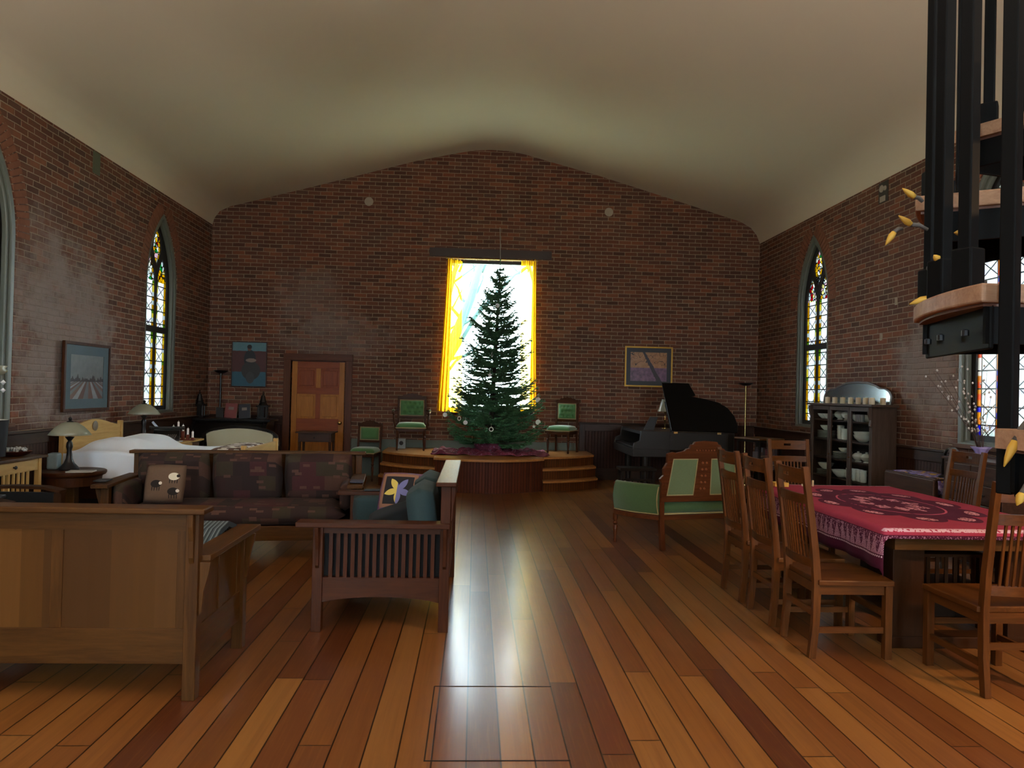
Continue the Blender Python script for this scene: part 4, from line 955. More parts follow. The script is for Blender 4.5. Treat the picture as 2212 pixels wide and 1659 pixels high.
# ---------------------------------------------------------------- lamps and small tables, left side
N = NT('pleated_glass'); vec, sp = N.coords(); n = N.noise(vec, 8., 2); df = N.n('BsdfDiffuse'); df.inputs[0].default_value = lin('#aeb09a'); tl = N.n('BsdfTranslucent'); tl.inputs[0].default_value = lin('#c8c8b0'); mx = N.n('MixShader'); mx.inputs[0].default_value = .4
N.set(mx.inputs[1], df.outputs[0]); N.set(mx.inputs[2], tl.outputs[0]); gl = N.n('BsdfGlossy'); gl.inputs['Roughness'].default_value = .2; m2 = N.n('MixShader'); m2.inputs[0].default_value = .07; N.set(m2.inputs[1], mx.outputs[0]); N.set(m2.inputs[2], gl.outputs[0]); N.set(N.out.inputs[0], m2.outputs[0]); M_shade = N.m
M_bronze = plain('dark_bronze', '#1d1b1c', .4, .3)
def pleat_lamp(label, loc):
    t = thing('table_lamp', label, 'lamp', loc)
    MB().lathe([(.095, 0), (.10, .012), (.085, .03), (.05, .07), (.03, .12), (.022, .20), (.032, .24), (.028, .28), (.016, .30), (.034, .325), (.045, .34), (.014, .345), (.013, .42)], n=20).build('base', M_bronze, t, smooth='auto')
    MB().lathe([(.195, .36), (.165, .40), (.125, .445), (.07, .485), (.04, .495), (.036, .49), (.066, .48), (.12, .44), (.16, .395), (.19, .36)], n=72, ripple=.018, nr=36).build('lamp_shade', M_shade, t, smooth=True)
    MB().lathe([(.03, .49), (.032, .50), (.012, .51), (.02, .525), (.014, .54), (.0, .548)], n=14).build('finial', M_bronze, t, smooth='auto')
pleat_lamp('pleated glass table lamp on the round table, left of the bed', (-4.17, 7.60, .607))
pleat_lamp('pleated glass table lamp under the stained window, beyond the bed', (-4.34, 9.62, .752))
t = thing('round_table', 'dark round pedestal table holding a lamp, left of the bed', 'table', (-4.12, 7.58, 0))
MB().lathe([(.27, .55), (.30, .565), (.31, .58), (.31, .60), (.30, .607), (0, .607)], n=40).build('tabletop', oak('x', 'mahog'), t, smooth='auto')
MB().lathe([(.26, .46), (.27, .55), (.1, .55)], n=40).build('apron', oak('z', 'mahog'), t, smooth='auto')
MB().box(-.045, .045, -.045, .045, .06, .5).build('pedestal', oak('z', 'oak'), t, bevel=.004)
MB().box(-.24, .24, -.03, .03, 0, .07).box(-.03, .03, -.24, .24, 0, .07).build('foot', oak('x', 'mahog'), t)
slab('book', 'open book lying on the dark round table', 'book', (-3.96, 7.44, .607), (.24, .16, .012), .2, '#a8a49c', .7)
MB0 = MB().pillow((0,0,.0), (.30, .10, .22), pw=.4, n=8); tag(MB0.build('box', plain('pale_case', '#6c7c80', .6), None, (-4.40, 7.90, .75), smooth=True, merge=True) if False else MB().box(-.05, .05, -.07, .07, 0, .17).build('keepsake_box', plain('pale_case', '#6c7c80', .6), None, (-4.33, 7.62, .607), (0, 0, .2), bevel=.02), 'pale blue-grey box behind the lamp on the round table', 'box')
# desk with typewriter and candles
t = thing('desk', 'light topped writing desk beyond the bed', 'desk', (-4.58, 9.46, 0))
MB().box(0, .72, 0, .98, .725, .75).build('desktop', oak('y', 'maple'), t, bevel=.004); MB().box(.02, .66, .03, .95, .60, .725).build('drawer_box', oak('y', 'mahog'), t)
MB().box(.66, .672, .30, .68, .62, .71).build('drawer', oak('y', 'maple'), t)
for x in (.03, .62):
    for y in (.04, .89): MB().box(x, x+.05, y, y+.05, 0, .6).build('leg', oak('z', 'mahog'), t)
M_blk = plain('black_enamel', '#0c0c0e', .3)
t = thing('typewriter', 'old black typewriter on the writing desk', 'typewriter', (-4.12, 9.80, .75), .35)
MB().prism([(-.19, 0), (.17, 0), (.17, .03), (.02, .07), (-.04, .14), (-.17, .15), (-.19, .1)], [], lambda u, v, q: (q, -u, v), -.16, .16).build('body', M_blk, t, bevel=.008)
MB().tube([(-.20, .12, .17), (.20, .12, .17)], .02, 12).build('platen', plain('rubber', '#1c1c1e', .6), t, smooth='auto')
for x in (-.205, .205): MB().tube([(x-.012, .12, .17), (x+.012, .12, .17)], .026, 12).build('platen_knob', M_blk, t)
k = MB()
for r_ in range(4):
    for c_ in range(10): k.tube([(-.115+.024*c_+.006*r_, -.15+.035*r_, .03+.015*r_), (-.115+.024*c_+.006*r_, -.15+.035*r_, .05+.015*r_)], .008, 6)
k.build('keys', plain('key_caps', '#55504a', .4), t); MB().obox((-.15, .12, .215), (.03, .012, .10), (0, -.7, 0)).build('carriage_lever', plain('lever_nickel', '#8a8e94', .3, .6), t)
MB().box(-.13, .13, .13, .135, 0, 0).build('paper_rest', M_blk, t) if False else None
t = thing('candle_stand', 'stepped red-brown candle stand behind the typewriter', 'candle holder', (-3.99, 10.02, .75))
M_rb = plain('red_brown_wood', '#6a2f1c', .5)
CA = [(-.13, .11), (-.065, .17), (.0, .125), (.065, .08), (.13, .04)]
for i, (x, h) in enumerate(CA): MB().box(x-.02, x+.02, -.02, .02, 0, h).build('step', M_rb, t, bevel=.003)
MB().box(-.16, .16, -.03, .03, 0, .012).build('base', M_rb, t)
for i, (x, h) in enumerate(CA):
    c = MB().lathe([(.014, 0), (.014, .08), (.003, .084), (.002, .10)], n=12).build('taper_candle', plain('white_wax', '#e8e8e4', .5), None, (-3.99+x, 10.02, .75+h), smooth='auto')
    tag(c, ['leftmost', 'second and tallest', 'middle', 'fourth', 'rightmost and lowest'][i]+' white candle on the stepped candle stand', 'candle', 'white candles on the stepped stand')
slab('letter_pile', 'small stack of paper at right front of the writing desk', 'papers', (-3.94, 9.72, .75), (.12, .17, .012), .3, '#b8b6ac', .8)
# console table at far left
t = thing('console_table', 'light oak console table with drawer at left edge', 'table', (-4.56, 5.90, 0))
MB().box(-.0, .40, .28, 1.32, .775, .80).build('tabletop', oak('y', 'oak'), t, bevel=.004)
MB().box(.02, .36, .32, 1.25, .66, .775).build('apron', mp_y, t)
dr = MB().box(.36, .372, .62, 1.16, .67, .765).build('drawer', mp_y, t, bevel=.002); MB().lathe([(.008, 0), (.008, .012), (.018, .02), (.012, .03), (0, .032)], n=12).build('knob', M_bronze, dr, (.372, .84, .72), (0, PI/2, 0), smooth='auto')
for x in (.02, .325):
    for y in (.32, 1.225): MB().box(x, x+.045, y, y+.045, 0, .775).build('leg', mp_z, t, bevel=.003)
for k in range(6): MB().box(.345, .36, .72+.07*k, .745+.07*k, .12, .66).build('spindle', mp_z, t)
MB().box(.335, .37, .34, 1.24, .09, .13).build('stretcher', mp_y, t)
t = thing('table_lamp', 'black drum lampshade on the console table at left edge', 'lamp', (-4.31, 6.62, .80))
MB().lathe([(.07, 0), (.07, .015), (.012, .02), (.012, .40)], n=20).build('base', M_bronze, t); MB().lathe([(.105, .03), (.125, .36), (.120, .36), (.100, .03)], n=40).build('lamp_shade', [plain('black_shade', '#17191c', .8)], t, smooth='auto'); MB().lathe([(.122, .352), (.118, .36), (.10, .361), (.098, .355)], n=40).build('shade_rim', plain('pale_lining', '#c8c6bc', .7), t, smooth='auto')
MB().lathe([(.01, .36), (.012, .385), (0, .40)], n=10).build('finial', M_bronze, t)
t = thing('bowl', 'shallow red-brown bowl on the console table', 'bowl', (-4.32, 6.98, .80)); MB().lathe([(.05, 0), (.10, .02), (.135, .05), (.130, .052), (.09, .028), (.0, .02)], n=32).build('bowl_body', plain('bowl_red', '#4a2018', .35), t, smooth='auto')
b = MB(); rg = random.Random(3)
for k in range(46):
    a = rg.uniform(0, 2*PI); r_ = .095*math.sqrt(rg.random()); b.lathe([(.0, -.014), (.010, -.010), (.014, 0), (.010, .010), (0, .014)], (r_*math.cos(a), r_*math.sin(a), .050+.02*rg.random()+.015*(1-r_/.1)), 8)
tag(b.build('glass_pebbles', plain('glass_pebble', '#b9c0c0', .12, noise=.3, Transmission_Weight=.3), None, (-4.32, 6.98, .80), smooth=True), 'clear glass pebbles heaped in the red-brown bowl', 'pebbles', kind='stuff')
# floor lamp glass at the frame edge
t = thing('floor_lamp', 'floor lamp with white glass bowl at left frame edge', 'lamp', (-3.70, 5.62, 0))
MB().tube([(0,0,.03), (0,0,1.56)], .014, 10).build('pole', M_bronze, t); MB().lathe([(.14, 0), (.14, .02), (.02, .04), (.015, .06)], n=28).build('base', M_bronze, t)
MB().lathe([(.0, 1.545), (.06, 1.55), (.10, 1.565), (.125, 1.59), (.105, 1.605), (.12, 1.625), (.115, 1.628), (.0, 1.60)], n=40).build('lamp_shade', M_shade, t, smooth=True)
for z in (1.44, 1.50): MB().lathe([(0, -.02), (.02, 0), (0, .02)], (.10, .02, z), 8).build('crystal_drop', plain('crystal', '#dfe6ea', .05), t)
# black armchair
t = thing('armchair', 'black leather armchair with wooden arms at left edge', 'chair', (-3.72, 5.76, 0), PI/2)
M_lea = plain('black_leather', '#0b0c0d', .45); Y, Z = oak('y', 'oak_dark'), oak('z', 'oak_dark')
for s in (-1, 1):
    MB().path([(s*.33, .32, .63), (s*.33, .05, .645), (s*.33, -.20, .64), (s*.33, -.34, .61)], .10, .024).build('arm', Y, t, bevel=.003)
    MB().box(s*.33-.03, s*.33+.03, -.34, -.28, 0, .60).build('leg', Z, t); MB().box(s*.33-.03, s*.33+.03, .28, .34, 0, .62).build('leg', Z, t); MB().box(s*.33-.01, s*.33+.01, -.28, .28, .22, .60).build('side_panel', M_lea, t)
MB().pillow((0, -.03, .40), (.60, .60, .20), pw=.12, n=10).build('seat', M_lea, t, smooth=True, merge=True); MB().pillow((0, .34, .75), (.62, .62, .20), (PI/2+.25, 0, 0), pw=.14, n=10).build('backrest', M_lea, t, smooth=True, merge=True)
slab('spectacle_case', 'small dark case on the wooden arm of the black armchair', 'case', (-3.50, 5.43, .655), (.13, .05, .02), 0, '#26262a')
# torchieres
def torch(label, loc, col, h):
    t = thing('torchiere_lamp', label, 'lamp', loc); M = plain('torch_'+col, col, .25, .8 if col != '#1c1714' else .2)
    MB().lathe([(.10, 0), (.10, .015), (.02, .035), (.016, .06), (.016, h-.05), (.03, h-.04), (.012, h-.03)], n=24).build('pole', M, t, smooth='auto')
    MB().lathe([(.012, h-.05), (.05, h-.045), (.09, h-.025), (.125, h), (.12, h+.003), (.09, h-.015), (0, h-.03)], n=36).build('bowl_shade', M_bronze, t, smooth='auto')
torch('dark torchiere floor lamp behind the organ, left back corner', (-4.36, 12.47, 0), '#1c1714', 1.77)
torch('brass torchiere floor lamp in right back corner', (4.73, 12.25, 0), '#a08a5a', 1.77)

# ---------------------------------------------------------------- organ, cream settee, side table
t = thing('reed_organ', 'black upright organ against the back wall, left of door', 'organ', (-4.0, 11.93, 0)); K = plain('ebony', '#100d0c', .35, noise=.2, Specular_IOR_Level=.3)
MB().box(-.60, .60, .0, .42, 0, .93).build('case', K, t, bevel=.006); MB().box(-.66, .66, -.05, .45, .93, .97).build('top', K, t, bevel=.008)
MB().prism([(0, .55), (-.20, .55), (-.24, .60), (-.22, .68), (-.12, .80), (-.04, .90), (0, .92)], [], lambda u, v, q: (q, u, v), -.54, .54).build('fallboard', K, t, bevel=.004)
for s in (-1, 1): MB().prism([(0, .0), (-.10, .0), (-.10, .50), (-.28, .55), (-.28, .64), (-.20, .74), (-.08, .90), (0, .93)], [], lambda u, v, q: (s*.585+q, u, v), -.03, .03).build('cheek', K, t, bevel=.005)
MB().box(-.52, .52, -.17, -.01, .50, .55).build('key_shelf', K, t); MB().box(-.3, .3, -.012, 0, .1, .4).build('pedal_panel', oak('x', 'black'), t, bevel=.004)
def finial_tower(label, x):
    t = thing('carved_finial', label, 'carving', (x, 12.14, .97))
    m = MB().box(-.085, .085, -.06, .06, 0, .03); 
    for sx in (-.065, .065):
        for sy in (-.045, .045): m.tube([(sx, sy, .03), (sx, sy, .20)], .012, 8)
    m.box(-.03, .03, -.03, .03, .03, .20).box(-.095, .095, -.065, .065, .20, .225)
    m.build('arcade', K, t)
    MB().lathe([(.085, .225), (.055, .27), (.06, .28), (.042, .34), (.038, .36), (.03, .39), (.014, .40), (.018, .415), (.006, .43), (.010, .445), (0, .47)], n=8).build('spire', K, t)
finial_tower('black carved spire standing on left end of the organ', -4.58); finial_tower('black carved spire standing on right end of the organ', -3.54)
def book(label, x, w, h, d, col, lean):
    t = thing('book', label, 'book', (x, 12.22, .97), 0); R = (-.16, lean, 0)
    MB().box(-w/2, w/2, -d/2, d/2, 0, h).build('cover', plain('cover_'+col, col, .6), t, (0,0,0), R, bevel=.003); MB().box(-w/2+.004, w/2+.002, -d/2+.004, d/2-.004, .004, h-.004).build('pages', plain('page_edge', '#8a8070', .8), t, (0,0,0), R)
    MB().box(-w*.22, w*.22, -d/2-.0015, -d/2, h*.55, h*.75).build('cover_title', plain('worn_gilt', '#7a6a60', .6), t, (0,0,0), R)
book('red book propped upright on top of the organ', -4.10, .20, .25, .03, '#74302c', .06); book('dark blue book propped upright on the organ, beside the red one', -3.86, .19, .24, .03, '#1e2028', -.08)
slab('small_easel', 'dark small frame standing left of the red book', 'frame', (-4.28, 12.24, .97), (.12, .03, .17), 0, '#1a1613')
t = thing('settee', 'cream upholstered settee with dark carved frame beyond the bed', 'sofa', (-3.54, 11.02, 0)); K2 = oak('x', 'black')
n = 16; top = [(-.50+1.0*k/n, .80+.07*math.sin(PI*k/n)**.8) for k in range(n+1)]
MB().prism([(-.46, .42), (.46, .42)]+list(reversed(top)), [], lambda u, v, q: (u, q, v), -.03, .04).build('backrest', M_cream, t, bevel=.015)
MB().path([(-.56, 0, .44), (-.57, 0, .60), (-.54, 0, .76), (-.47, 0, .815)]+[(-.42+.84*k/10, 0, .835+.06*math.sin(PI*k/10)) for k in range(11)]+[(.47, 0, .815), (.54, 0, .76), (.57, 0, .60), (.56, 0, .44)], .06, .05, (0, 1, 0)).build('back_frame', K2, t, bevel=.006)
MB().pillow((0, -.28, .40), (1.10, .58, .16), pw=.15).build('seat', M_cream, t, smooth=True, merge=True)
for s in (-1, 1):
    MB().tube([(s*.56, .0, .70), (s*.60, -.12, .66), (s*.62, -.30, .63), (s*.61, -.46, .60), (s*.585, -.52, .50), (s*.57, -.54, .36)], .026, 10).build('arm', K2, t, smooth=True)
    MB().tube([(s*.55, -.52, .34), (s*.56, -.55, .18), (s*.54, -.53, 0)], [.03, .022, .016], 10).build('leg', K2, t, smooth=True); MB().tube([(s*.52, .0, .42), (s*.53, .06, .2), (s*.54, .10, 0)], [.028, .022, .016], 10).build('leg', K2, t, smooth=True)
MB().box(-.57, .57, -.54, .02, .30, .36).build('seat_rail', K2, t, bevel=.01)
t = thing('side_table', 'small dark side table with one drawer before the door', 'table', (-2.54, 11.70, .0)); Wx, Wz = oak('x', 'walnut'), oak('z', 'walnut')
MB().box(-.30, .30, -.20, .20, .785, .805).build('tabletop', Wx, t, bevel=.004); MB().box(-.26, .26, -.16, .16, .645, .785).build('case', Wx, t)
dr = MB().box(-.235, .235, -.175, -.16, .66, .775).build('drawer', Wx, t, bevel=.003); MB().lathe([(.006, 0), (.006, .012), (.014, .02), (.0, .028)], n=12).build('knob', M_bronze, dr, (0, -.175, .715), (PI/2, 0, 0))
for x in (-.24, .24):
    for y in (-.14, .14): MB().tube([(x, y, .65), (x, y, .3), (x*1.06, y*1.06, 0)], [.022, .017, .012], 8).build('leg', Wz, t)

M_green3 = weave('green_velvet_chair', '#4c7648', .7, .25, .5)
# ---------------------------------------------------------------- green velvet chairs
WX, WY, WZ = oak('x', 'mahog'), oak('y', 'mahog'), oak('z', 'mahog')
def tufted_back(t, w, z0, z1, y, mat, tuft=True):
    """padded panel facing -y"""
    n = 28; W = w; H = z1-z0
    btn = [(-.3+.2*i+(.1 if j % 2 else 0), .2+.3*j) for j in range(3) for i in range(4) if -.4 < -.3+.2*i+(.1 if j % 2 else 0) < .45]
    def fn(u, v):
        h = (1-(2*u-1)**6)*(1-(2*v-1)**6); d = .045*h
        if tuft:
            for bu, bv in btn: d -= .028*math.exp(-(((u-.5-bu)*W)**2+((v-bv)*H)**2)/(.022**2))
        return (-W/2+W*u, y-d, z0+H*v)
    MB().sheet(fn, n, n).build('back_pad', mat, t, smooth=True)
    MB().prism([(-W/2-.006, z0-.006), (W/2+.006, z0-.006), (W/2+.006, z1+.006), (-W/2-.006, z1+.006)], [[(-W/2+.006, z0+.006), (W/2-.006, z0+.006), (W/2-.006, z1-.006), (-W/2+.006, z1-.006)]], lambda u, v, q: (u, q, v), y-.014, y-.002).build('piping', M_piping, t)
def turned(p, h, r=.022):
    return MB().lathe([(r*.55, 0), (r*.8, .02), (r*.6, .05), (r*.8, h*.3), (r*1.05, h*.55), (r*.7, h*.6), (r*1.2, h*.66), (r*.7, h*.72), (r*1.1, h*.8), (r*1.1, h)], p, 12)
def victorian(label, loc, rz, arms, tuft, W=.46, hs=.42, hb=.90, lbl2=None):
    t = thing('velvet_chair', label, 'chair', loc, rz); D = .46
    for s in (-1, 1):
        MB().path([(s*(W/2-.02), D/2+.03, 0), (s*(W/2-.02), D/2-.01, hs-.05), (s*(W/2-.02), D/2+.02, hs+.2), (s*(W/2-.02), D/2+.07, hb)], .034, .034).build('back_post', WZ, t, bevel=.004)
        turned((s*(W/2-.03), -D/2+.03, 0), hs-.06).build('leg', WZ, t, smooth='auto')
    MB().box(-W/2+.02, W/2-.02, -D/2+.01, -D/2+.04, hs-.085, hs-.03).build('seat_rail', WX, t, bevel=.004); MB().box(-W/2+.02, W/2-.02, D/2-.02, D/2+.01, hs-.085, hs-.03).build('seat_rail', WX, t)
    for s in (-1, 1): MB().box(s*(W/2-.03)-.015, s*(W/2-.03)+.015, -D/2+.02, D/2, hs-.085, hs-.03).build('seat_rail', WY, t)
    MB().pillow((0, -.01, hs), (W, D+.02, .13), pw=.3, n=12).build('seat', M_green3, t, smooth=True, merge=True)
    MB().prism([(-W/2-.004, -D/2-.014), (W/2+.004, -D/2-.014), (W/2+.004, D/2), (-W/2-.004, D/2)], [[(-W/2+.02, -D/2+.01), (W/2-.02, -D/2+.01), (W/2-.02, D/2-.02), (-W/2+.02, D/2-.02)]], lambda u, v, q: (u, v, q), hs-.03, hs-.012).build('seat_piping', M_piping, t)
    zb = hs+.17
    tufted_back(t, W-.10, zb, hb-.07, D/2+.02, M_green3, tuft)
    MB().box(-W/2+.05, W/2-.05, D/2+.022, D/2+.05, zb, hb-.06).build('back_board', WX, t)
    MB().box(-W/2+.03, W/2-.03, D/2+.01, D/2+.05, zb-.045, zb-.008).build('back_rail', WX, t, bevel=.004)
    n = 14; c = [(-W/2+.0, hb-.055), (W/2-.0, hb-.055)] + [((W/2-.0)-(W-.0)*k/n, hb-.01+.055*math.sin(PI*k/n)**2+(.012 if k % 2 else 0)) for k in range(n+1)]
    MB().prism(c, [], lambda u, v, q: (u, D/2+.03+q, v), .0, .035).build('crest_rail', WX, t, bevel=.003)
    if arms:
        for s in (-1, 1):
            MB().tube([(s*(W/2-.01), D/2+.03, hs+.26), (s*(W/2+.045), D/2-.1, hs+.25), (s*(W/2+.06), -.05, hs+.24), (s*(W/2+.05), -D/2+.10, hs+.23), (s*(W/2+.035), -D/2+.03, hs+.20)], .018, 10).build('arm', WY, t, smooth=True)
            MB().tube([(s*(W/2+.04), -D/2+.05, hs+.22), (s*(W/2+.03), -D/2+.06, hs+.1), (s*(W/2+.0), -D/2+.04, hs-.05)], [.014, .019, .016], 10).build('arm_support', WZ, t, smooth=True)
            MB().pillow((s*(W/2+.055), .02, hs+.262), (.045, .16, .03), pw=.3, n=6).build('arm_pad', M_green, t, smooth=True, merge=True)
    return t
victorian('green tufted armchair on the stage, left of the fir', (-1.06, 12.10, .505), .06, True, True, .50, .40, .90)
victorian('green tufted side chair on the stage, right of the fir', (1.50, 12.12, .505), -.45, False, True, .42, .40, .90)
victorian('plain green upholstered chair on the floor beside the door', (-1.80, 12.0, 0), -.12, False, False, .42, .48, .93)

# ---------------------------------------------------------------- carved green settee, seen from behind
t = thing('carved_settee', 'carved wooden settee with sage velvet panels, seen from behind', 'sofa', (1.84, 6.96, 0), math.radians(14))
Wb, Dp = .90, .43        # x along the back, +y toward its front
def crest():
    pts = [(0, .88), (.0, .955), (.025, .975), (.05, .96), (.09, .968), (.13, .96), (.18, .97), (.22, .98), (.24, 1.0), (.27, 1.005), (.285, 1.04), (.31, 1.045), (.325, 1.07)]
    pts = pts + [(Wb/2, 1.08)] + [(Wb-x, z) for x, z in reversed(pts)]
    return pts
hol = [[(.075, .635), (.50, .635), (.50, .885), (.075, .885)], [(Wb-.50, .635), (Wb-.075, .635), (Wb-.075, .885), (Wb-.50, .885)]]
hol = [[(.06, .535), (.355, .535), (.375, .90), (.10, .90)], [(Wb-.355, .535), (Wb-.06, .535), (Wb-.10, .90), (Wb-.375, .90)]]
lean_ = lambda u, v, q: (u, -.02-(v-.5)*.13+q, v)
out = [(0, .47), (.0, .64), (-.03, .70), (.01, .74), (.0, .80), (.035, .86), (.03, .95)] + [(x, z) for x, z in crest()[1:-1] if x > .04 and x < Wb-.04] + [(Wb-.03, .95), (Wb-.035, .86), (Wb, .80), (Wb-.01, .74), (Wb+.03, .70), (Wb, .64), (Wb, .47)]
MB().prism(out, hol, lean_, -.015, .02).build('back_frame', oak('x', 'redoak') if False else wood('settee_wood', '#583019', '#3a1c0e', 'x', .35), t, bevel=.004)
SW, SWz = wood('settee_wood', '#583019', '#3a1c0e', 'x', .35), wood('settee_wood', '#583019', '#3a1c0e', 'z', .35)
for h in hol:
    cx = sum(p[0] for p in h)/4; cz = sum(p[1] for p in h)/4
    k = lambda s: [(cx+(p[0]-cx)*s, cz+(p[1]-cz)*s) for p in h]
    MB().prism(k(1.01), [], lean_, -.008, .03).build('back_pad', M_green2, t)
    MB().prism(k(1.01), [k(.955)], lean_, -.017, -.006).build('piping', M_piping, t)
sp_ = MB()
for k_ in range(7): sp_.tube([lean_(Wb/2-.10+.033*k_, .985, -.025), lean_(Wb/2-.10+.033*k_, .985, -.012)], .007, 8)
for r_ in range(5):
    for c_ in (-1, 1): sp_.obox(lean_(Wb/2+c_*.022, .60+.065*r_, -.02), (.018, .012, .018), (0, PI/4, 0))
sp_.build('carving', wood('settee_carve', '#8c5434', '#5c301a', 'z', .3), t, bevel=.002)
for x in (.02, Wb-.02): MB().path([(x, -.05, 0), (x, -.01, .28), (x, .0, .50), (x, -.035, .66)], .05, .045).build('back_post', SWz, t, bevel=.004)
MB().pillow((Wb/2, .22, .40), (Wb+.04, .42, .15), pw=.14, n=12).build('seat', M_green, t, smooth=True, merge=True)
MB().box(.02, Wb-.02, -.02, .01, .29, .34).build('seat_rail', SW, t, bevel=.004); MB().box(.04, Wb-.04, -.022, -.012, .345, .36).build('seat_piping', M_piping, t); MB().box(-.24, Wb+.24, Dp-.03, Dp, .29, .34).build('seat_rail', SW, t)
for s, x in ((-1, .0), (1, Wb)):
    # barrel arm: padded panel curving from the back post to the front leg
    def pth(f, x=x, s=s): return (x+s*(.27*f+.05*math.sin(PI*f)), -.01+.43*f)
    def outer(u, v, x=x, s=s):
        a = pth(u); bl = .02*math.sin(PI*v); return (a[0]+s*(.012+bl), a[1], .345+.275*v-.02*u*0)
    def inner(u, v, x=x, s=s):
        a = pth(u); bl = .02*math.sin(PI*v); return (a[0]-s*(.025+bl), a[1], .345+.275*v)
    m = MB().sheet(outer, 12, 8); m.sheet(inner, 12, 8)
    m.sheet(lambda u, v: tuple(Vector(outer(u, 1))*(1-v)+Vector(inner(u, 1))*v+Vector((0, 0, .02*math.sin(PI*v)))), 12, 4); m.sheet(lambda u, v: tuple(Vector(outer(0, u))*(1-v)+Vector(inner(0, u))*v), 8, 2); m.sheet(lambda u, v: tuple(Vector(outer(1, u))*(1-v)+Vector(inner(1, u))*v), 8, 2)
    m.build('arm_pad', M_green, t, smooth=True)
    MB().path([(pth(f)[0], pth(f)[1], .315) for f in [i/10 for i in range(11)]], .045, .05, (0, 0, 1)).build('arm_rail', SW, t, bevel=.004)
    MB().tube([(outer(f, .0)[0]+s*.003, outer(f, 0)[1], .347) for f in [i/10 for i in range(11)]], .006, 6).build('arm_piping', M_piping, t)
    MB().tube([(outer(0, f)[0]+s*.003, outer(0, f)[1]-.003, .347+.272*f) for f in [i/6 for i in range(7)]], .006, 6).build('arm_piping', M_piping, t)
    a = pth(1.0); MB().path([(a[0], a[1]+.01, .29), (a[0], a[1]+.02, .45), (a[0], a[1]+.01, .62)], .03, .03).build('arm_post', SWz, t, bevel=.004)
    turned((a[0], a[1], 0), .30, .024).build('leg', SWz, t, smooth='auto')
o = MB().pillow((0,0,0), (.24, .22, .08), pw=.4).build('throw_pillow', weave('navy_velvet', '#141c2e', .8), None, (2.52, 7.36, .50), (0, 0, .3), smooth=True, merge=True); tag(o, 'small navy cushion lying on the sage settee seat', 'pillow')
# ---------------------------------------------------------------- piano
t = thing('grand_piano', 'black baby grand piano with raised lid in right back corner', 'piano', (2.38, 10.50, 0))
K = plain('ebony', '#14110f', .35, noise=.2); KS = plain('satin_black', '#1e1a17', .35, noise=.1, Specular_IOR_Level=.25)
body = [(.52, .0), (1.42, .0), (1.53, .05), (1.58, .18), (1.57, .42), (1.42, .72), (1.15, .95), (.95, 1.20), (.86, 1.45), (.52, 1.45)]
MB().prism(body, [], lambda u, v, q: (u, v, q), .70, .975).build('case', KS, t, bevel=.012)
MB().box(-.02, .54, -.01, 1.46, .60, .72).build('key_bed', KS, t, bevel=.006)
MB().prism([(.06, .72), (.54, .72), (.54, .985), (.10, .985), (.085, .84), (.0, .80), (-.02, .72)], [], lambda u, v, q: (u, q, v), -.01, .05).build('cheek', KS, t, bevel=.006); MB().prism([(.06, .72), (.54, .72), (.54, .985), (.10, .985), (.085, .84), (.0, .80), (-.02, .72)], [], lambda u, v, q: (u, q, v), 1.40, 1.46).build('cheek', KS, t, bevel=.006)
MB().box(.12, .54, .05, 1.40, .93, .975).build('fallboard', K, t); MB().box(.0, .12, .08, 1.38, .73, .75).build('key_cover', KS, t)
lid = [(.56, .02), (.60, 1.07), (1.04, 1.07), (1.09, .80), (1.02, .76), (1.20, .72), (1.42, .64), (1.54, .52), (1.60, .34), (1.60, .14), (1.56, .0)]
an = math.radians(43)
MB().prism(lid, [], lambda u, v, q: (u, .0+v*math.cos(an)-q*math.sin(an), .985+v*math.sin(an)+q*math.cos(an)), -.008, .014).build('lid', plain('lid_black', '#080707', .4, noise=.1, Specular_IOR_Level=.15), t, bevel=.004)
for x in (.62, 1.28): MB().box(x-.03, x+.03, -.012, .006, .955, .985).build('hinge', M_brass, t)
MB().bar((.56, .02, .98), (.585, .50, 1.42), .016, .016).build('lid_prop', K, t)
MB().obox((.38, .7, 1.08), (.02, .55, .20), (0, -.35, 0)).build('music_desk', K, t) if False else MB().prism([(.24, .0), (.40, .0), (.46, .20), (.34, .20)], [], lambda u, v, q: (u, .42+q, .985+v), 0, .03).build('music_desk', K, t)
for x, y in ((.20, .12), (.20, 1.30), (1.40, .35)): MB().lathe([(.03, 0), (.05, .02), (.035, .06), (.055, .35), (.06, .60), (.065, .70)], (x, y, 0), 12).build('leg', KS, t, smooth='auto')
MB().box(.30, .42, .68, .84, .12, .62).build('pedal_lyre', K, t)
t = thing('table_lamp', 'lamp with cream shade standing behind the piano keyboard', 'lamp', (3.14, 11.62, .975))
MB().lathe([(.055, 0), (.055, .012), (.008, .02), (.008, .12), (.022, .14), (.008, .16), (.008, .24), (.02, .27), (.006, .30)], n=16).build('base', M_brass, t, smooth='auto')
MB().lathe([(.125, .28), (.06, .48), (.056, .48), (.12, .28)], n=36).build('lamp_shade', M_shade, t, smooth='auto')
t = thing('piano_bench', 'dark slatted bench below the piano keyboard', 'bench', (2.30, 10.15, 0)); 
MB().box(-.22, .30, -.16, .16, .44, .48).build('seat', oak('x', 'black'), t, bevel=.006)
for x in (-.18, .26):
    for y in (-.12, .12): MB().box(x-.02, x+.02, y-.02, y+.02, 0, .44).build('leg', oak('z', 'black'), t)
MB().box(-.18, .26, -.128, -.112, .14, .17).box(-.18, .26, -.128, -.112, .30, .33).build('stretcher', oak('x', 'black'), t)
for k in range(5): MB().box(-.12+.08*k-.008, -.12+.08*k+.008, -.126, -.114, .17, .30).build('slat', oak('z', 'black'), t)
t = thing('book_stand', 'dark square book stand with pale edged top, beside the piano', 'bookcase', (4.03, 9.90, 0), .42); 
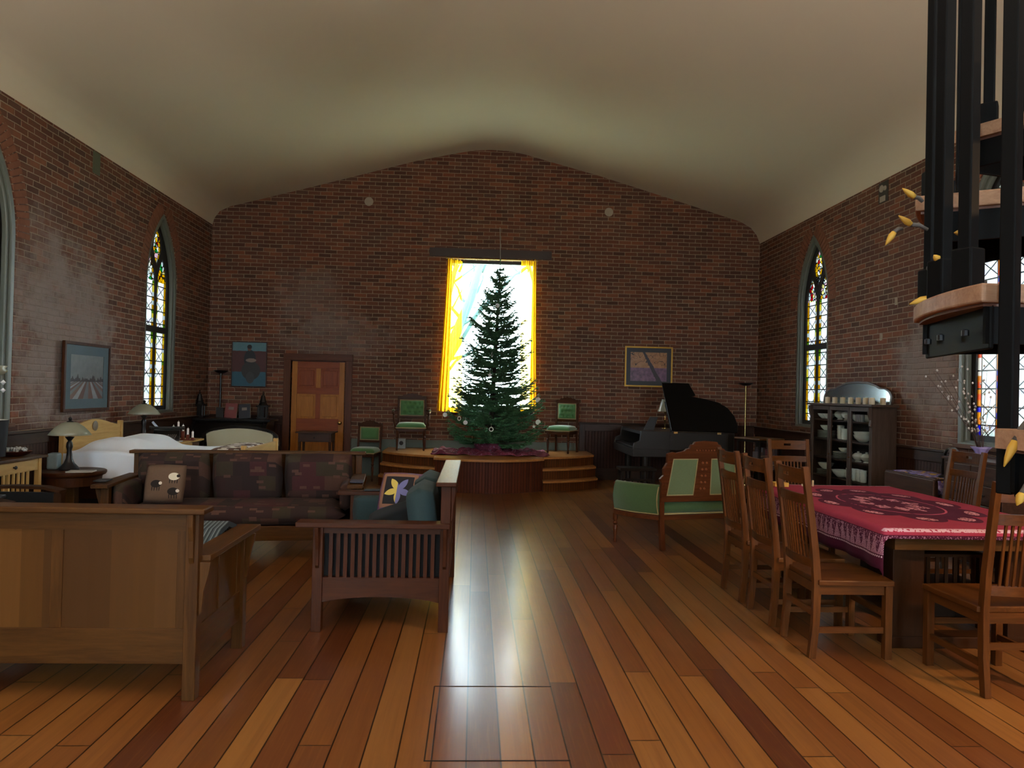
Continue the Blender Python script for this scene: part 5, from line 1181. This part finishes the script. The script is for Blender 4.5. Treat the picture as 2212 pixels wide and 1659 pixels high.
MB().prism([(-.24,-.24),(.24,-.24),(.24,.24),(-.24,.24)], [], None, .93, .955).build('top', oak('x', 'oak'), t, bevel=.006)
MB().box(-.21, .21, -.21, .21, .04, .10).box(-.21, .21, -.21, .21, .50, .52).box(-.21, .21, -.21, .21, .90, .93).box(-.03, .03, -.03, .03, .10, .90).build('shelves', oak('x', 'black'), t)
for x in (-.2, .2):
    for y in (-.2, .2): MB().box(x-.014, x+.014, y-.014, y+.014, 0, .93).build('corner_post', oak('z', 'black'), t)
bc = ['#3a2c2a', '#20161a', '#4a1f24', '#2a2a30', '#33201a']; nmz = ['first', 'second', 'third', 'fourth', 'fifth', 'sixth', 'seventh']
Rm = Matrix.Rotation(.42, 3, 'Z')
for k in range(7):
    p = Rm @ Vector((-.15+.048*k, -.12, 0)); b = MB().box(-.021, .021, -.07, .07, 0, .25+.02*((k*3) % 4)).build('book', plain('cover_'+bc[k % 5], bc[k % 5], .6), None, (4.03+p.x, 9.90+p.y, .52), (0, 0, .42), bevel=.003)
    for z in (.06, .19): MB().box(-.0215, .0215, -.0712, -.07, z, z+.006).build('spine_band', plain('gilt', '#9a8460', .5), b)
    tag(b, nmz[k]+' of seven dark books from the left in the book stand', 'book', 'old books in the stand')

# ---------------------------------------------------------------- china cabinet
Cx, Cy, Cz = oak('x', 'cabinet'), oak('y', 'cabinet'), oak('z', 'cabinet')
X0, Y0, Y1, ZT = 4.72, 8.24, 9.80, 1.47; DX = .30
t = thing('china_cabinet', 'dark china cabinet with three glazed doors on right wall', 'cabinet', (X0, Y0, 0)); Wc = Y1-Y0
MB().box(.0, DX, 0, .02, .06, ZT-.03).build('side_panel', Cz, t); MB().box(.0, DX, Wc-.02, Wc, .06, ZT-.03).build('side_panel', Cz, t)
MB().box(DX-.012, DX, .02, Wc-.02, .06, ZT-.03).build('back_panel', plain('cabinet_inside', '#241b17', .7), t)
MB().box(-.04, DX, -.05, Wc+.05, ZT-.03, ZT).build('top', Cy, t, bevel=.005); MB().box(.0, DX, 0, Wc, .03, .09).build('base', Cy, t)
for k, z in enumerate((.25, .49, .74, .99, 1.25)): MB().box(.03, DX-.012, .02, Wc-.02, z-.018, z).build('shelf', Cy, t)
for y in (.04, Wc-.04): MB().box(.02, .06, y-.02, y+.02, 0, .06).build('foot', Cz, t)
for j in (): MB().box(.03, DX-.012, Wc*j/3-.008, Wc*j/3+.008, .09, ZT-.03).build('divider', Cz, t)
for j in range(3):
    a = .02+(Wc-.04)*j/3+.003; b = .02+(Wc-.04)*(j+1)/3-.003
    dr = MB().prism([(a, .09), (b, .09), (b, ZT-.035), (a, ZT-.035)], [[(a+.042, .14), (b-.042, .14), (b-.042, ZT-.09), (a+.042, ZT-.09)]], lambda u, v, q: (q, u, v), .0, .022).build('door', Cz, t, bevel=.003)
    MB().box(.010, .013, a+.038, b-.038, .135, ZT-.085).build('glass', M_clear, dr); MB().lathe([(.005, 0), (.005, .01), (.011, .018), (0, .024)], n=10).build('knob', M_brass, dr, (0, b-.027, .8), (0, -PI/2, 0))
for y in (.03, Wc-.03): MB().prism([(0, ZT-.035), (-.045, ZT-.035), (-.035, ZT-.12), (-.012, ZT-.19), (-.02, ZT-.26), (0, ZT-.28)], [], lambda u, v, q: (u, y+q, v), -.022, .022).build('corbel', Cz, t, bevel=.004)
M_china = plain('white_china', '#d4d8cc', .18, noise=.05)
def dish(kind):
    if kind == 'plate': return MB().lathe([(.05, 0), (.06, .004), (.115, .012), (.12, .016), (.105, .013), (.0, .006)], n=28), 'plate'
    if kind == 'bowl': return MB().lathe([(.035, 0), (.05, .01), (.09, .05), (.105, .085), (.10, .085), (.08, .045), (0, .015)], n=28), 'bowl'
    if kind == 'cup': return MB().lathe([(.022, 0), (.035, .01), (.042, .06), (.039, .06), (.03, .012), (0, .01)], n=20).tube([(.04, 0, .045), (.06, 0, .045), (.062, 0, .025), (.036, 0, .015)], .004, 6), 'cup'
    if kind == 'tureen': return MB().lathe([(.04, 0), (.045, .012), (.03, .02), (.07, .05), (.08, .08), (.07, .105), (.04, .125), (.015, .13), (.018, .145), (0, .15)], n=28).tube([(.07, 0, .09), (.10, 0, .10), (.10, 0, .06), (.075, 0, .06)], .006, 6), 'tureen'
    if kind == 'pitcher': return MB().lathe([(.035, 0), (.06, .03), (.065, .07), (.04, .11), (.05, .14), (.045, .14), (.035, .11), (0, .05)], n=24).tube([(.045, 0, .13), (.085, 0, .12), (.08, 0, .06), (.06, 0, .05)], .006, 6), 'pitcher'
    if kind == 'glass': return MB().lathe([(.022, 0), (.026, .09), (.024, .09), (.02, .006), (0, .005)], n=16), 'glass'
_d = {}
def put(kind, y, z, x, label, group, s=1., rz=0):
    if kind not in _d:
        m, nm = dish(kind); o = m.build(nm, M_china if kind != 'glass' else plain('clear_tumbler', '#c8ced0', .1, Transmission_Weight=.5), None, smooth='auto'); _d[kind] = o
    else: o = _d[kind].copy(); COL.objects.link(o)
    o.location = (x, y, z); o.rotation_euler = (0, 0, rz); o.scale = (s, s, s); tag(o, label, kind if kind != 'glass' else 'tumbler', group); return o
ys = [Y0+.02+(Wc-.04)*(j+.5)/3 for j in range(3)]; xs = X0+.145
N_, Mi, Fa = ys[0]+.20, ys[1]+.17, 9.62     # near, middle, far bays
for k in range(6): put('plate', Fa, .991+.017*k, xs, 'plate in the stack on second shelf behind the far cabinet door', 'plates in the far bay stack')
put('bowl', Fa-.0, 1.094, xs, 'bowl on top of the plate stack behind the far cabinet door', 'bowls in the cabinet', .8)
for k in range(2): put('bowl', Fa-.07+.14*k, 1.251, xs, ['white bowl on top shelf of the far bay, nearer one', 'white bowl on top shelf of the far bay, farther one'][k], 'bowls in the cabinet', .85)
for k in range(4): put('plate', Fa, .491+.017*k, xs, 'plate in the low stack behind the far cabinet door', 'plates low in the far bay')
put('bowl', Fa, .56, xs, 'bowl on the low plate stack behind the far cabinet door', 'bowls in the cabinet')
put('tureen', Mi+.07, 1.251, xs, 'lidded white tureen on top shelf of the middle bay, left one', 'tureens in the cabinet', .95); put('tureen', Mi-.11, 1.251, xs, 'lidded white tureen on top shelf of the middle bay, right one', 'tureens in the cabinet', .95)
for k in range(4): put('cup', Mi+.05, .991+.04*k, xs, 'white cup in the left stack on second shelf of the middle bay', 'cups stacked left in the middle bay', 1.15, 1.2)
for k in range(3): put('cup', Mi-.09, .991+.04*k, xs-.02, 'white cup in the right stack on second shelf of the middle bay', 'cups stacked right in the middle bay', 1.15, 1.2)
for k in range(6): put('plate', Mi-.01, .741+.015*k, xs, 'plate in the stack on third shelf of the middle bay', 'plates in the middle bay stack', 1.02)
put('bowl', Mi-.03, .832, xs, 'small bowl on the plate stack in the middle bay', 'bowls in the cabinet', .62)
put('bowl', Mi+.0, .491, xs, 'large white bowl on lower shelf of the middle bay', 'bowls in the cabinet', 1.2); put('pitcher', Mi-.14, .491, xs+.03, 'white pitcher behind the large bowl in the middle bay', 'pitchers in the cabinet')
put('bowl', N_+.10, 1.251, xs, 'white bowl on top shelf of the near bay, left one', 'bowls in the cabinet'); put('bowl', N_-.09, 1.251, xs+.03, 'white bowl on top shelf of the near bay, right one', 'bowls in the cabinet')
for k in range(3): put('glass', N_-.02-.055*k, 1.251, xs-.075, ['left', 'middle', 'right'][k]+' small tumbler before the bowls, near bay', 'tumblers in the near bay')
put('bowl', N_-.02, .991, xs, 'lower of two nested bowls on second shelf of the near bay', 'bowls in the cabinet', 1.1); put('bowl', N_-.02, 1.03, xs, 'upper of two nested bowls on second shelf of the near bay', 'bowls in the cabinet', 1.1)
put('tureen', N_+.05, .741, xs-.02, 'round white teapot on third shelf of the near bay, left one', 'tureens in the cabinet', .9); put('tureen', N_-.11, .741, xs, 'round white teapot on third shelf of the near bay, right one', 'tureens in the cabinet', .9)
for c in range(3):
    for k in range(3): put('cup', N_+.09-.095*c, .491+.045*k, xs-.03, 'cup in the %s low stack of the near bay' % ['left', 'middle', 'right'][c], 'cups low in the near bay, %s stack' % ['left', 'middle', 'right'][c], 1.1, 1.2)
# mirror and candles on top
t = thing('mirror', 'scalloped dark framed mirror standing on the china cabinet', 'mirror', (4.935, 8.98, ZT), math.radians(6.))
def mo(w, h, d=0): 
    hs = [(0, .0), (0, .10), (.03, .16), (.09, .20), (.16, .205), (.22, .24), (.34, .285), (.5, .295)]
    L_ = [(-w+x*2*w*1.0, .0+d+z*h/.295) for x, z in hs]; return L_+[(-p[0], p[1]) for p in reversed(L_[:-1])]
MB().prism(mo(.70, .295), [mo(.655, .245, .02)], lambda u, v, q: (q-.02+v*.10, u, v), -.012, .012).build('frame', Cy, t, bevel=.005)
N = NT('mirror_glass'); N.bsdf('#8a9496', .12, Metallic=1.); MB().prism(mo(.66, .25, .018), [], lambda u, v, q: (q-.02+v*.10, u, v), -.006, .004).build('mirror_glass', N.m, t)
cy = [9.36, 9.17, 8.97, 8.77, 8.59, 8.43, 8.29, 8.10]; M_wax = plain('ivory_wax', '#bfb193', .5, noise=.04, Subsurface_Weight=.1)
pos = ['leftmost', 'second from left', 'third from left', 'fourth from left', 'fourth from right', 'third from right', 'second from right', 'rightmost']
for k, y in enumerate(cy):
    xx = 4.90 if k == 7 else 4.74; y = 8.33 if k == 7 else y; c = MB().lathe([(.030, 0), (.032, .004), (.032, .078), (.027, .082), (.004, .079), (.002, .09), (0, .09)], n=20).build('pillar_candle', M_wax, None, (xx, y, ZT), smooth='auto'); tag(c, pos[k]+' of the eight ivory pillar candles on the cabinet', 'candle', 'pillar candles on the china cabinet')

# ---------------------------------------------------------------- drop-leaf table, chest, vase
t = thing('drop_leaf_table', 'brown drop-leaf table against right wall, beside the cabinet', 'table', (4.58, 6.86, 0)); Dy = oak('y', 'walnut')
MB().box(0, .42, 0, .86, .735, .755).build('tabletop', Dy, t, bevel=.004); MB().box(-.014, .006, .01, .85, .38, .738).build('drop_leaf', Dy, t, bevel=.005)
MB().box(.03, .40, .05, .81, .62, .735).build('apron', Dy, t)
for x in (.05, .36):
    for y in (.07, .77): MB().box(x-.02, x+.02, y-.02, y+.02, 0, .62).build('leg', oak('z', 'walnut'), t)
N = NT('purple_runner'); vec, sp = N.coords(); n = N.noise(vec, 14., 4, .6); c = N.ramp(n, [(.3, '#3c3068'), (.47, '#6c5c9a'), (.56, '#a89cc8'), (.62, '#2c244c')]); c = N.mix(N.M('GREATER_THAN', N.noise(vec, 11., 2, .5), .60), c, '#b8943c'); N.bsdf(c, .8)
def run(u, v):
    y = -.03+.80*u; b = .40*v
    h = max(0, -(y-.02))
    return (.03+b*.9, max(y, -.006)+.0, .760+.004*math.sin(u*19+v*5)-(0 if y > 0 else .16*min(1, -y/.03)))
tag(MB().sheet(run, 40, 8).build('table_runner', N.m, None, (4.58, 6.86, 0), smooth=True, solid=.003), 'purple and gold printed runner on the drop-leaf table', 'runner')
t = thing('drawer_chest', 'brown chest of small drawers below the near right window', 'chest', (4.60, 5.98, 0)); Wy = oak('y', 'walnut')
MB().box(0, .42, 0, .78, .04, .97).build('case', Wy, t, bevel=.004); MB().box(-.015, .435, -.015, .795, .97, .995).build('top', Wy, t, bevel=.005)
for r_ in range(5):
    for c_ in range(2):
        z0 = .08+.175*r_; y0 = .03+.365*c_; dr = MB().box(-.012, 0, y0, y0+.35, z0, z0+.16).build('drawer', Wy, t, bevel=.003); MB().lathe([(.006, 0), (.006, .01), (.014, .018), (0, .024)], n=10).build('knob', M_bronze, dr, (-.012, y0+.175, z0+.08), (0, -PI/2, 0))
N = NT('lilac_glass'); N.bsdf('#b0a6e8', .15, Transmission_Weight=.35, Emission_Strength=0.); 
t = thing('vase', 'fluted lilac glass vase with catkin branches on the chest', 'vase', (4.74, 6.44, .995))
MB().lathe([(.035, 0), (.04, .01), (.042, .05), (.062, .09), (.085, .115), (.080, .116), (.055, .088), (.036, .05), (0, .015)], n=48, ripple=.07, nr=8).build('vase_body', N.m, t, smooth=True)
rv = random.Random(21); st_ = MB(); CK = []
for k in range(15):
    tx = rv.uniform(-.25, .15); ty = rv.gauss(.12, .26); h = rv.uniform(.45, .88)
    if k < 5: ty = .38+.05*k; h = .82-.05*k
    p = [Vector((.01*math.cos(k), .015*math.sin(k*2), .02)), Vector((tx*.15, ty*.15, .22)), Vector((tx*.5, ty*.5, h*.6)), Vector((tx, ty, h))]
    st_.tube(p, [.0035, .003, .0022, .001], 5)
    for j in range(6):
        s = .38+.62*j/5; i = min(2, int(s*3)); c = p[i]+(p[i+1]-p[i])*(s*3-i); q = c+Vector((rv.uniform(-.03, .03), rv.uniform(-.035, .035), rv.uniform(0, .03)))
        CK.append(tuple(q)); st_.tube([c, q], .0012, 3, cap=False)
st_.build('branches', plain('twig_brown', '#3c2820', .7), t); 
ck0 = MB().lathe([(0, -.013), (.009, -.005), (.009, .005), (0, .013)], n=6).build('catkin', plain('catkin_white', '#d2d0ce', .8), t, CK[0], smooth=True)
for q in CK[1:]: c = ck0.copy(); COL.objects.link(c); c.parent = t; c.location = q
# dark ornament with silvery fronds on the runner
t = thing('feather_ornament', 'black stem ornament topped with silvery fronds on drop-leaf table', 'ornament', (4.75, 6.98, .76))
MB().lathe([(.05, 0), (.05, .015), (.02, .03)], n=16).build('base', K, t); MB().tube([(0, 0, .02), (.0, .02, .10), (0, .0, .18), (0, -.02, .25), (0, -.05, .285)], [.02, .015, .018, .013, .012], 8).build('stem', K, t, smooth=True)
m = MB()
for k in range(7):
    a = -.9+.3*k; m.tube([(0, -.04, .285), (math.sin(a)*.04, -.12, .30), (math.sin(a)*.07, -.20, .285-.02*k*.5), (math.sin(a)*.09, -.27, .25)], [.008, .014, .012, .002], 6)
m.build('fronds', plain('silver', '#aeb8bc', .25, .6), t, smooth=True)
slab('gift_box', 'small gold edged box at the far left end of the red cloth', 'box', (2.62, 5.98, .768), (.12, .10, .035), 0, '#c09a48', .4)
for k in range(3):
    c = MB().lathe([(.009, 0), (.009, .05), (0, .052)], n=10).build('tea_candle', M_wax, None, (2.84+.045*k, 6.02, .768)); tag(c, ['left', 'middle', 'right'][k]+' of three tiny candles at the far end of the red cloth', 'candle', 'tiny candles on the red cloth')

# ---------------------------------------------------------------- spiral staircase
SX, SY, SR = 1.70, 1.27, .76; M_steel = plain('black_steel', '#0a0c0e', .6, 0., noise=.1, Specular_IOR_Level=.08); M_ply = wood('plywood', '#a08068', '#7c5c48', 'x', .5, 2.); M_plyb = plain('ply_under', '#5c3a2c', .6)
t = thing('spiral_staircase', 'black steel spiral staircase with plywood treads at right edge', 'staircase', (SX, SY, 0))
MB().tube([(0,0,0), (0,0,4.2)], .06, 24).build('centre_column', M_steel, t, smooth='auto')
BZ = 3.2
def P(a, r): a = math.radians(a); return (r*math.cos(a), r*math.sin(a))
for k in range(-6, 6):
    a0 = 148-30*k+(4 if k == -1 else 0); a1 = a0+(27 if k == -1 else 31); ztop = 1.745+.27*k
    n = 10; arc = [P(a0+(a1-a0)*i/n, SR) for i in range(n+1)]; poly = [P(a0, .05)]+arc+[P(a1, .05)]
    MB().prism(poly, [], lambda u, v, q: (u, v, q), ztop-.036, ztop).build('tread', M_ply, t, bevel=.004)
    inn = [P(a0+1+(a1-a0-2)*i/n, SR-.012) for i in range(n+1)]
    MB().prism([P(a0+1, .06)]+inn+[P(a1-1, .06)], [], lambda u, v, q: (u, v, q), ztop-.042, ztop-.036).build('tread_underside', M_plyb, t)
    MB().bar((*P(a0+1, SR-.03), ztop-.08), (*P(a1-1, SR-.03), ztop-.08), .008, .085, (math.cos(math.radians((a0+a1)/2)), math.sin(math.radians((a0+a1)/2)), 0)).build('end_plate', M_steel, t, bevel=.003)
    for a in (a0+1.5, a1-1.5): MB().bar((*P(a, .05), ztop-.075), (*P(a, SR-.02), ztop-.075), .008, .075, (math.cos(math.radians(a+90)), math.sin(math.radians(a+90)), 0)).build('tread_arm', M_steel, t)
    for a in (a0+6, a0+15, a0+24): q = P(a, SR-.026); MB().lathe([(.007, -.007), (.007, .004), (0, .007)], n=8).build('bolt', plain('bolt', '#2a2e32', .4, .5), t, (q[0], q[1], ztop-.085))
    if k >= -2:
        for a in ((a0+(-1. if k == -1 else 3.5), a0+13, a0+23) if k > -2 else (a0+23,)):
            q = P(a, SR-.035); ar = math.radians(a)
            lowz = ztop if k != -1 else ztop-.12
            bl = MB().bar((q[0], q[1], lowz), (q[0], q[1], max(BZ, ztop+1.0)), .027, .027, (math.cos(ar+.5), math.sin(ar+.5), 0)).build('baluster', M_steel, t, bevel=.003)
            if a > a0: MB().bar((q[0], q[1], ztop), (q[0], q[1], ztop+.085), .044, .044, (math.cos(ar+.5), math.sin(ar+.5), 0)).build('sleeve', M_steel, bl, bevel=.004)
# yellow-tipped grey ornaments hooked on the balusters
M_gr = plain('grey_husk', '#46423f', .7); M_ye = plain('yellow_tip', '#b08a30', .6)
YT = [((1.04,1.62,1.99),(1.02,1.62,2.0),(.99,1.62,2.02)), ((1.04,1.6,1.92),(1.0,1.6,1.93),(.97,1.6,1.95)), ((.98,1.6,1.92),(.96,1.6,1.91),(.94,1.6,1.88)), ((1.07,1.5,1.88),(1.055,1.5,1.89),(1.035,1.5,1.89)), ((1.01,1.5,1.82),(1.0,1.5,1.83),(.99,1.5,1.84)), ((1.03,1.55,1.815),(1.01,1.55,1.82),(1.0,1.55,1.83)), ((1.05,1.42,1.77),(1.02,1.42,1.765),(.99,1.42,1.745)), ((1.06,1.6,1.765),(1.04,1.6,1.76),(1.0,1.6,1.745)), ((.965,1.2,1.49),(.945,1.2,1.455),(.925,1.2,1.41)), ((.99,1.2,1.41),(.92,1.15,1.37),(.91,1.15,1.35))]
lb = ['highest grey stem with yellow tip on the staircase, left side', 'long grey stem with yellow tip reaching left from the staircase', 'drooping grey stem with yellow tip, far left of the staircase', 'yellow-tipped stem between two middle balusters', 'short orange-tipped stem above the bright sleeve', 'plain grey twig stub on the left balusters', 'yellow-tipped stem lying on the plywood tread, right part', 'yellow-tipped stem lying at the left end of plywood tread', 'large yellow-tipped grey stem hanging at right frame edge', 'pale yellow tip hanging lowest at right frame edge']
for i, (a, b, c) in enumerate(YT):
    A, B, C = map(Vector, (a, b, c)); o = Vector(a); t2 = thing('husk_ornament', lb[i], 'ornament', tuple(A), 0, 'yellow-tipped stems on the staircase'); z = Vector((0,0,0))
    MB().tube([z, (B-A)*.5+Vector((0,0,.004)), B-A], [.004, .005, .006], 8).build('stem', M_gr, t2, smooth=True)
    if i != 5: MB().tube([B-A, (B-A)+(C-B)*.3, (B-A)+(C-B)*.7, C-A], [.006, .008, .005, .001], 8).build('tip', M_ye, t2, smooth=True)

# ---------------------------------------------------------------- light
w = bpy.data.worlds.new('world'); SC.world = w; w.use_nodes = True; nt = w.node_tree; bg = nt.nodes['Background']
tc = nt.nodes.new('ShaderNodeTexCoord'); sp = nt.nodes.new('ShaderNodeSeparateXYZ'); nt.links.new(tc.outputs['Generated'], sp.inputs[0])
r = nt.nodes.new('ShaderNodeValToRGB'); nt.links.new(sp.outputs[2], r.inputs[0]); r.color_ramp.elements[0].color = (.72, .86, .95, 1); r.color_ramp.elements[0].position = 0.; r.color_ramp.elements[1].color = (.70, .87, 1., 1); r.color_ramp.elements[1].position = .6
nt.links.new(r.outputs[0], bg.inputs[0]); bg.inputs[1].default_value = 26.0
def lamp(name, loc, e, col, size, rot=(0,0,0)):
    l = bpy.data.lights.new(name, 'AREA'); l.shape = 'DISK'; l.size = size; l.energy = e; l.color = col; o = bpy.data.objects.new(name, l); COL.objects.link(o); o.location = loc; o.rotation_euler = rot
for i, (x, y, z, e) in enumerate([(4.1, 1.5, 2.6, 75), (-2.0, -1.4, 2.7, 25)]):
    t = thing('pendant_lamp', ['warm glass pendant hanging behind the viewer, right', 'warm glass pendant hanging behind the viewer, left'][i], 'lamp', (x, y, z))
    MB().tube([(0,0,.16), (0,0,5.0-z)], .006, 6).build('cord', M_bronze, t); MB().lathe([(.03, .16), (.10, .12), (.16, .0), (.15, .0), (.09, .11), (.03, .14)], n=24).build('lamp_shade', M_bronze, t, smooth='auto')
    lamp('pendant_light', (x, y, z+.01), e, (1., .62, .30), .22)
for i, (x, y, z, e) in enumerate([(-2.4, .0, 1.9, 290), (3.4, -.6, 1.9, 230)]):  # unseen uplighters, added as fill to brighten the ceiling and room
    t = thing('torchiere_lamp', ['bronze uplighter standing behind the viewer, left', 'bronze uplighter standing behind the viewer, right'][i], 'lamp', (x, y, 0))
    MB().lathe([(.14, 0), (.14, .02), (.018, .04), (.018, z-.08)], n=20).build('pole', M_bronze, t, smooth='auto')
    MB().lathe([(.02, z-.09), (.12, z-.06), (.20, z), (.19, z), (.11, z-.045), (0, z-.07)], n=28).build('bowl_shade', M_bronze, t, smooth='auto')
    lamp('uplight', (x, y, z-.01), e, (1., .90, .80), .34, (PI, 0, 0))
SC.view_settings.view_transform = 'Standard'; SC.view_settings.look = 'None'; SC.view_settings.gamma = 1.; SC.view_settings.use_curve_mapping = False
SC.view_settings.exposure = 0.9
cy_ = SC.cycles
cy_.use_adaptive_sampling = True; cy_.adaptive_threshold = .02; cy_.max_bounces = 8; cy_.diffuse_bounces = 4; cy_.glossy_bounces = 4; cy_.transmission_bounces = 6; cy_.transparent_max_bounces = 16
cy_.caustics_reflective = False; cy_.caustics_refractive = False; cy_.sample_clamp_indirect = 6.; cy_.use_denoising = True
try: cy_.denoiser = 'OPENIMAGEDENOISE'; cy_.denoising_input_passes = 'RGB_ALBEDO_NORMAL'
except Exception: pass
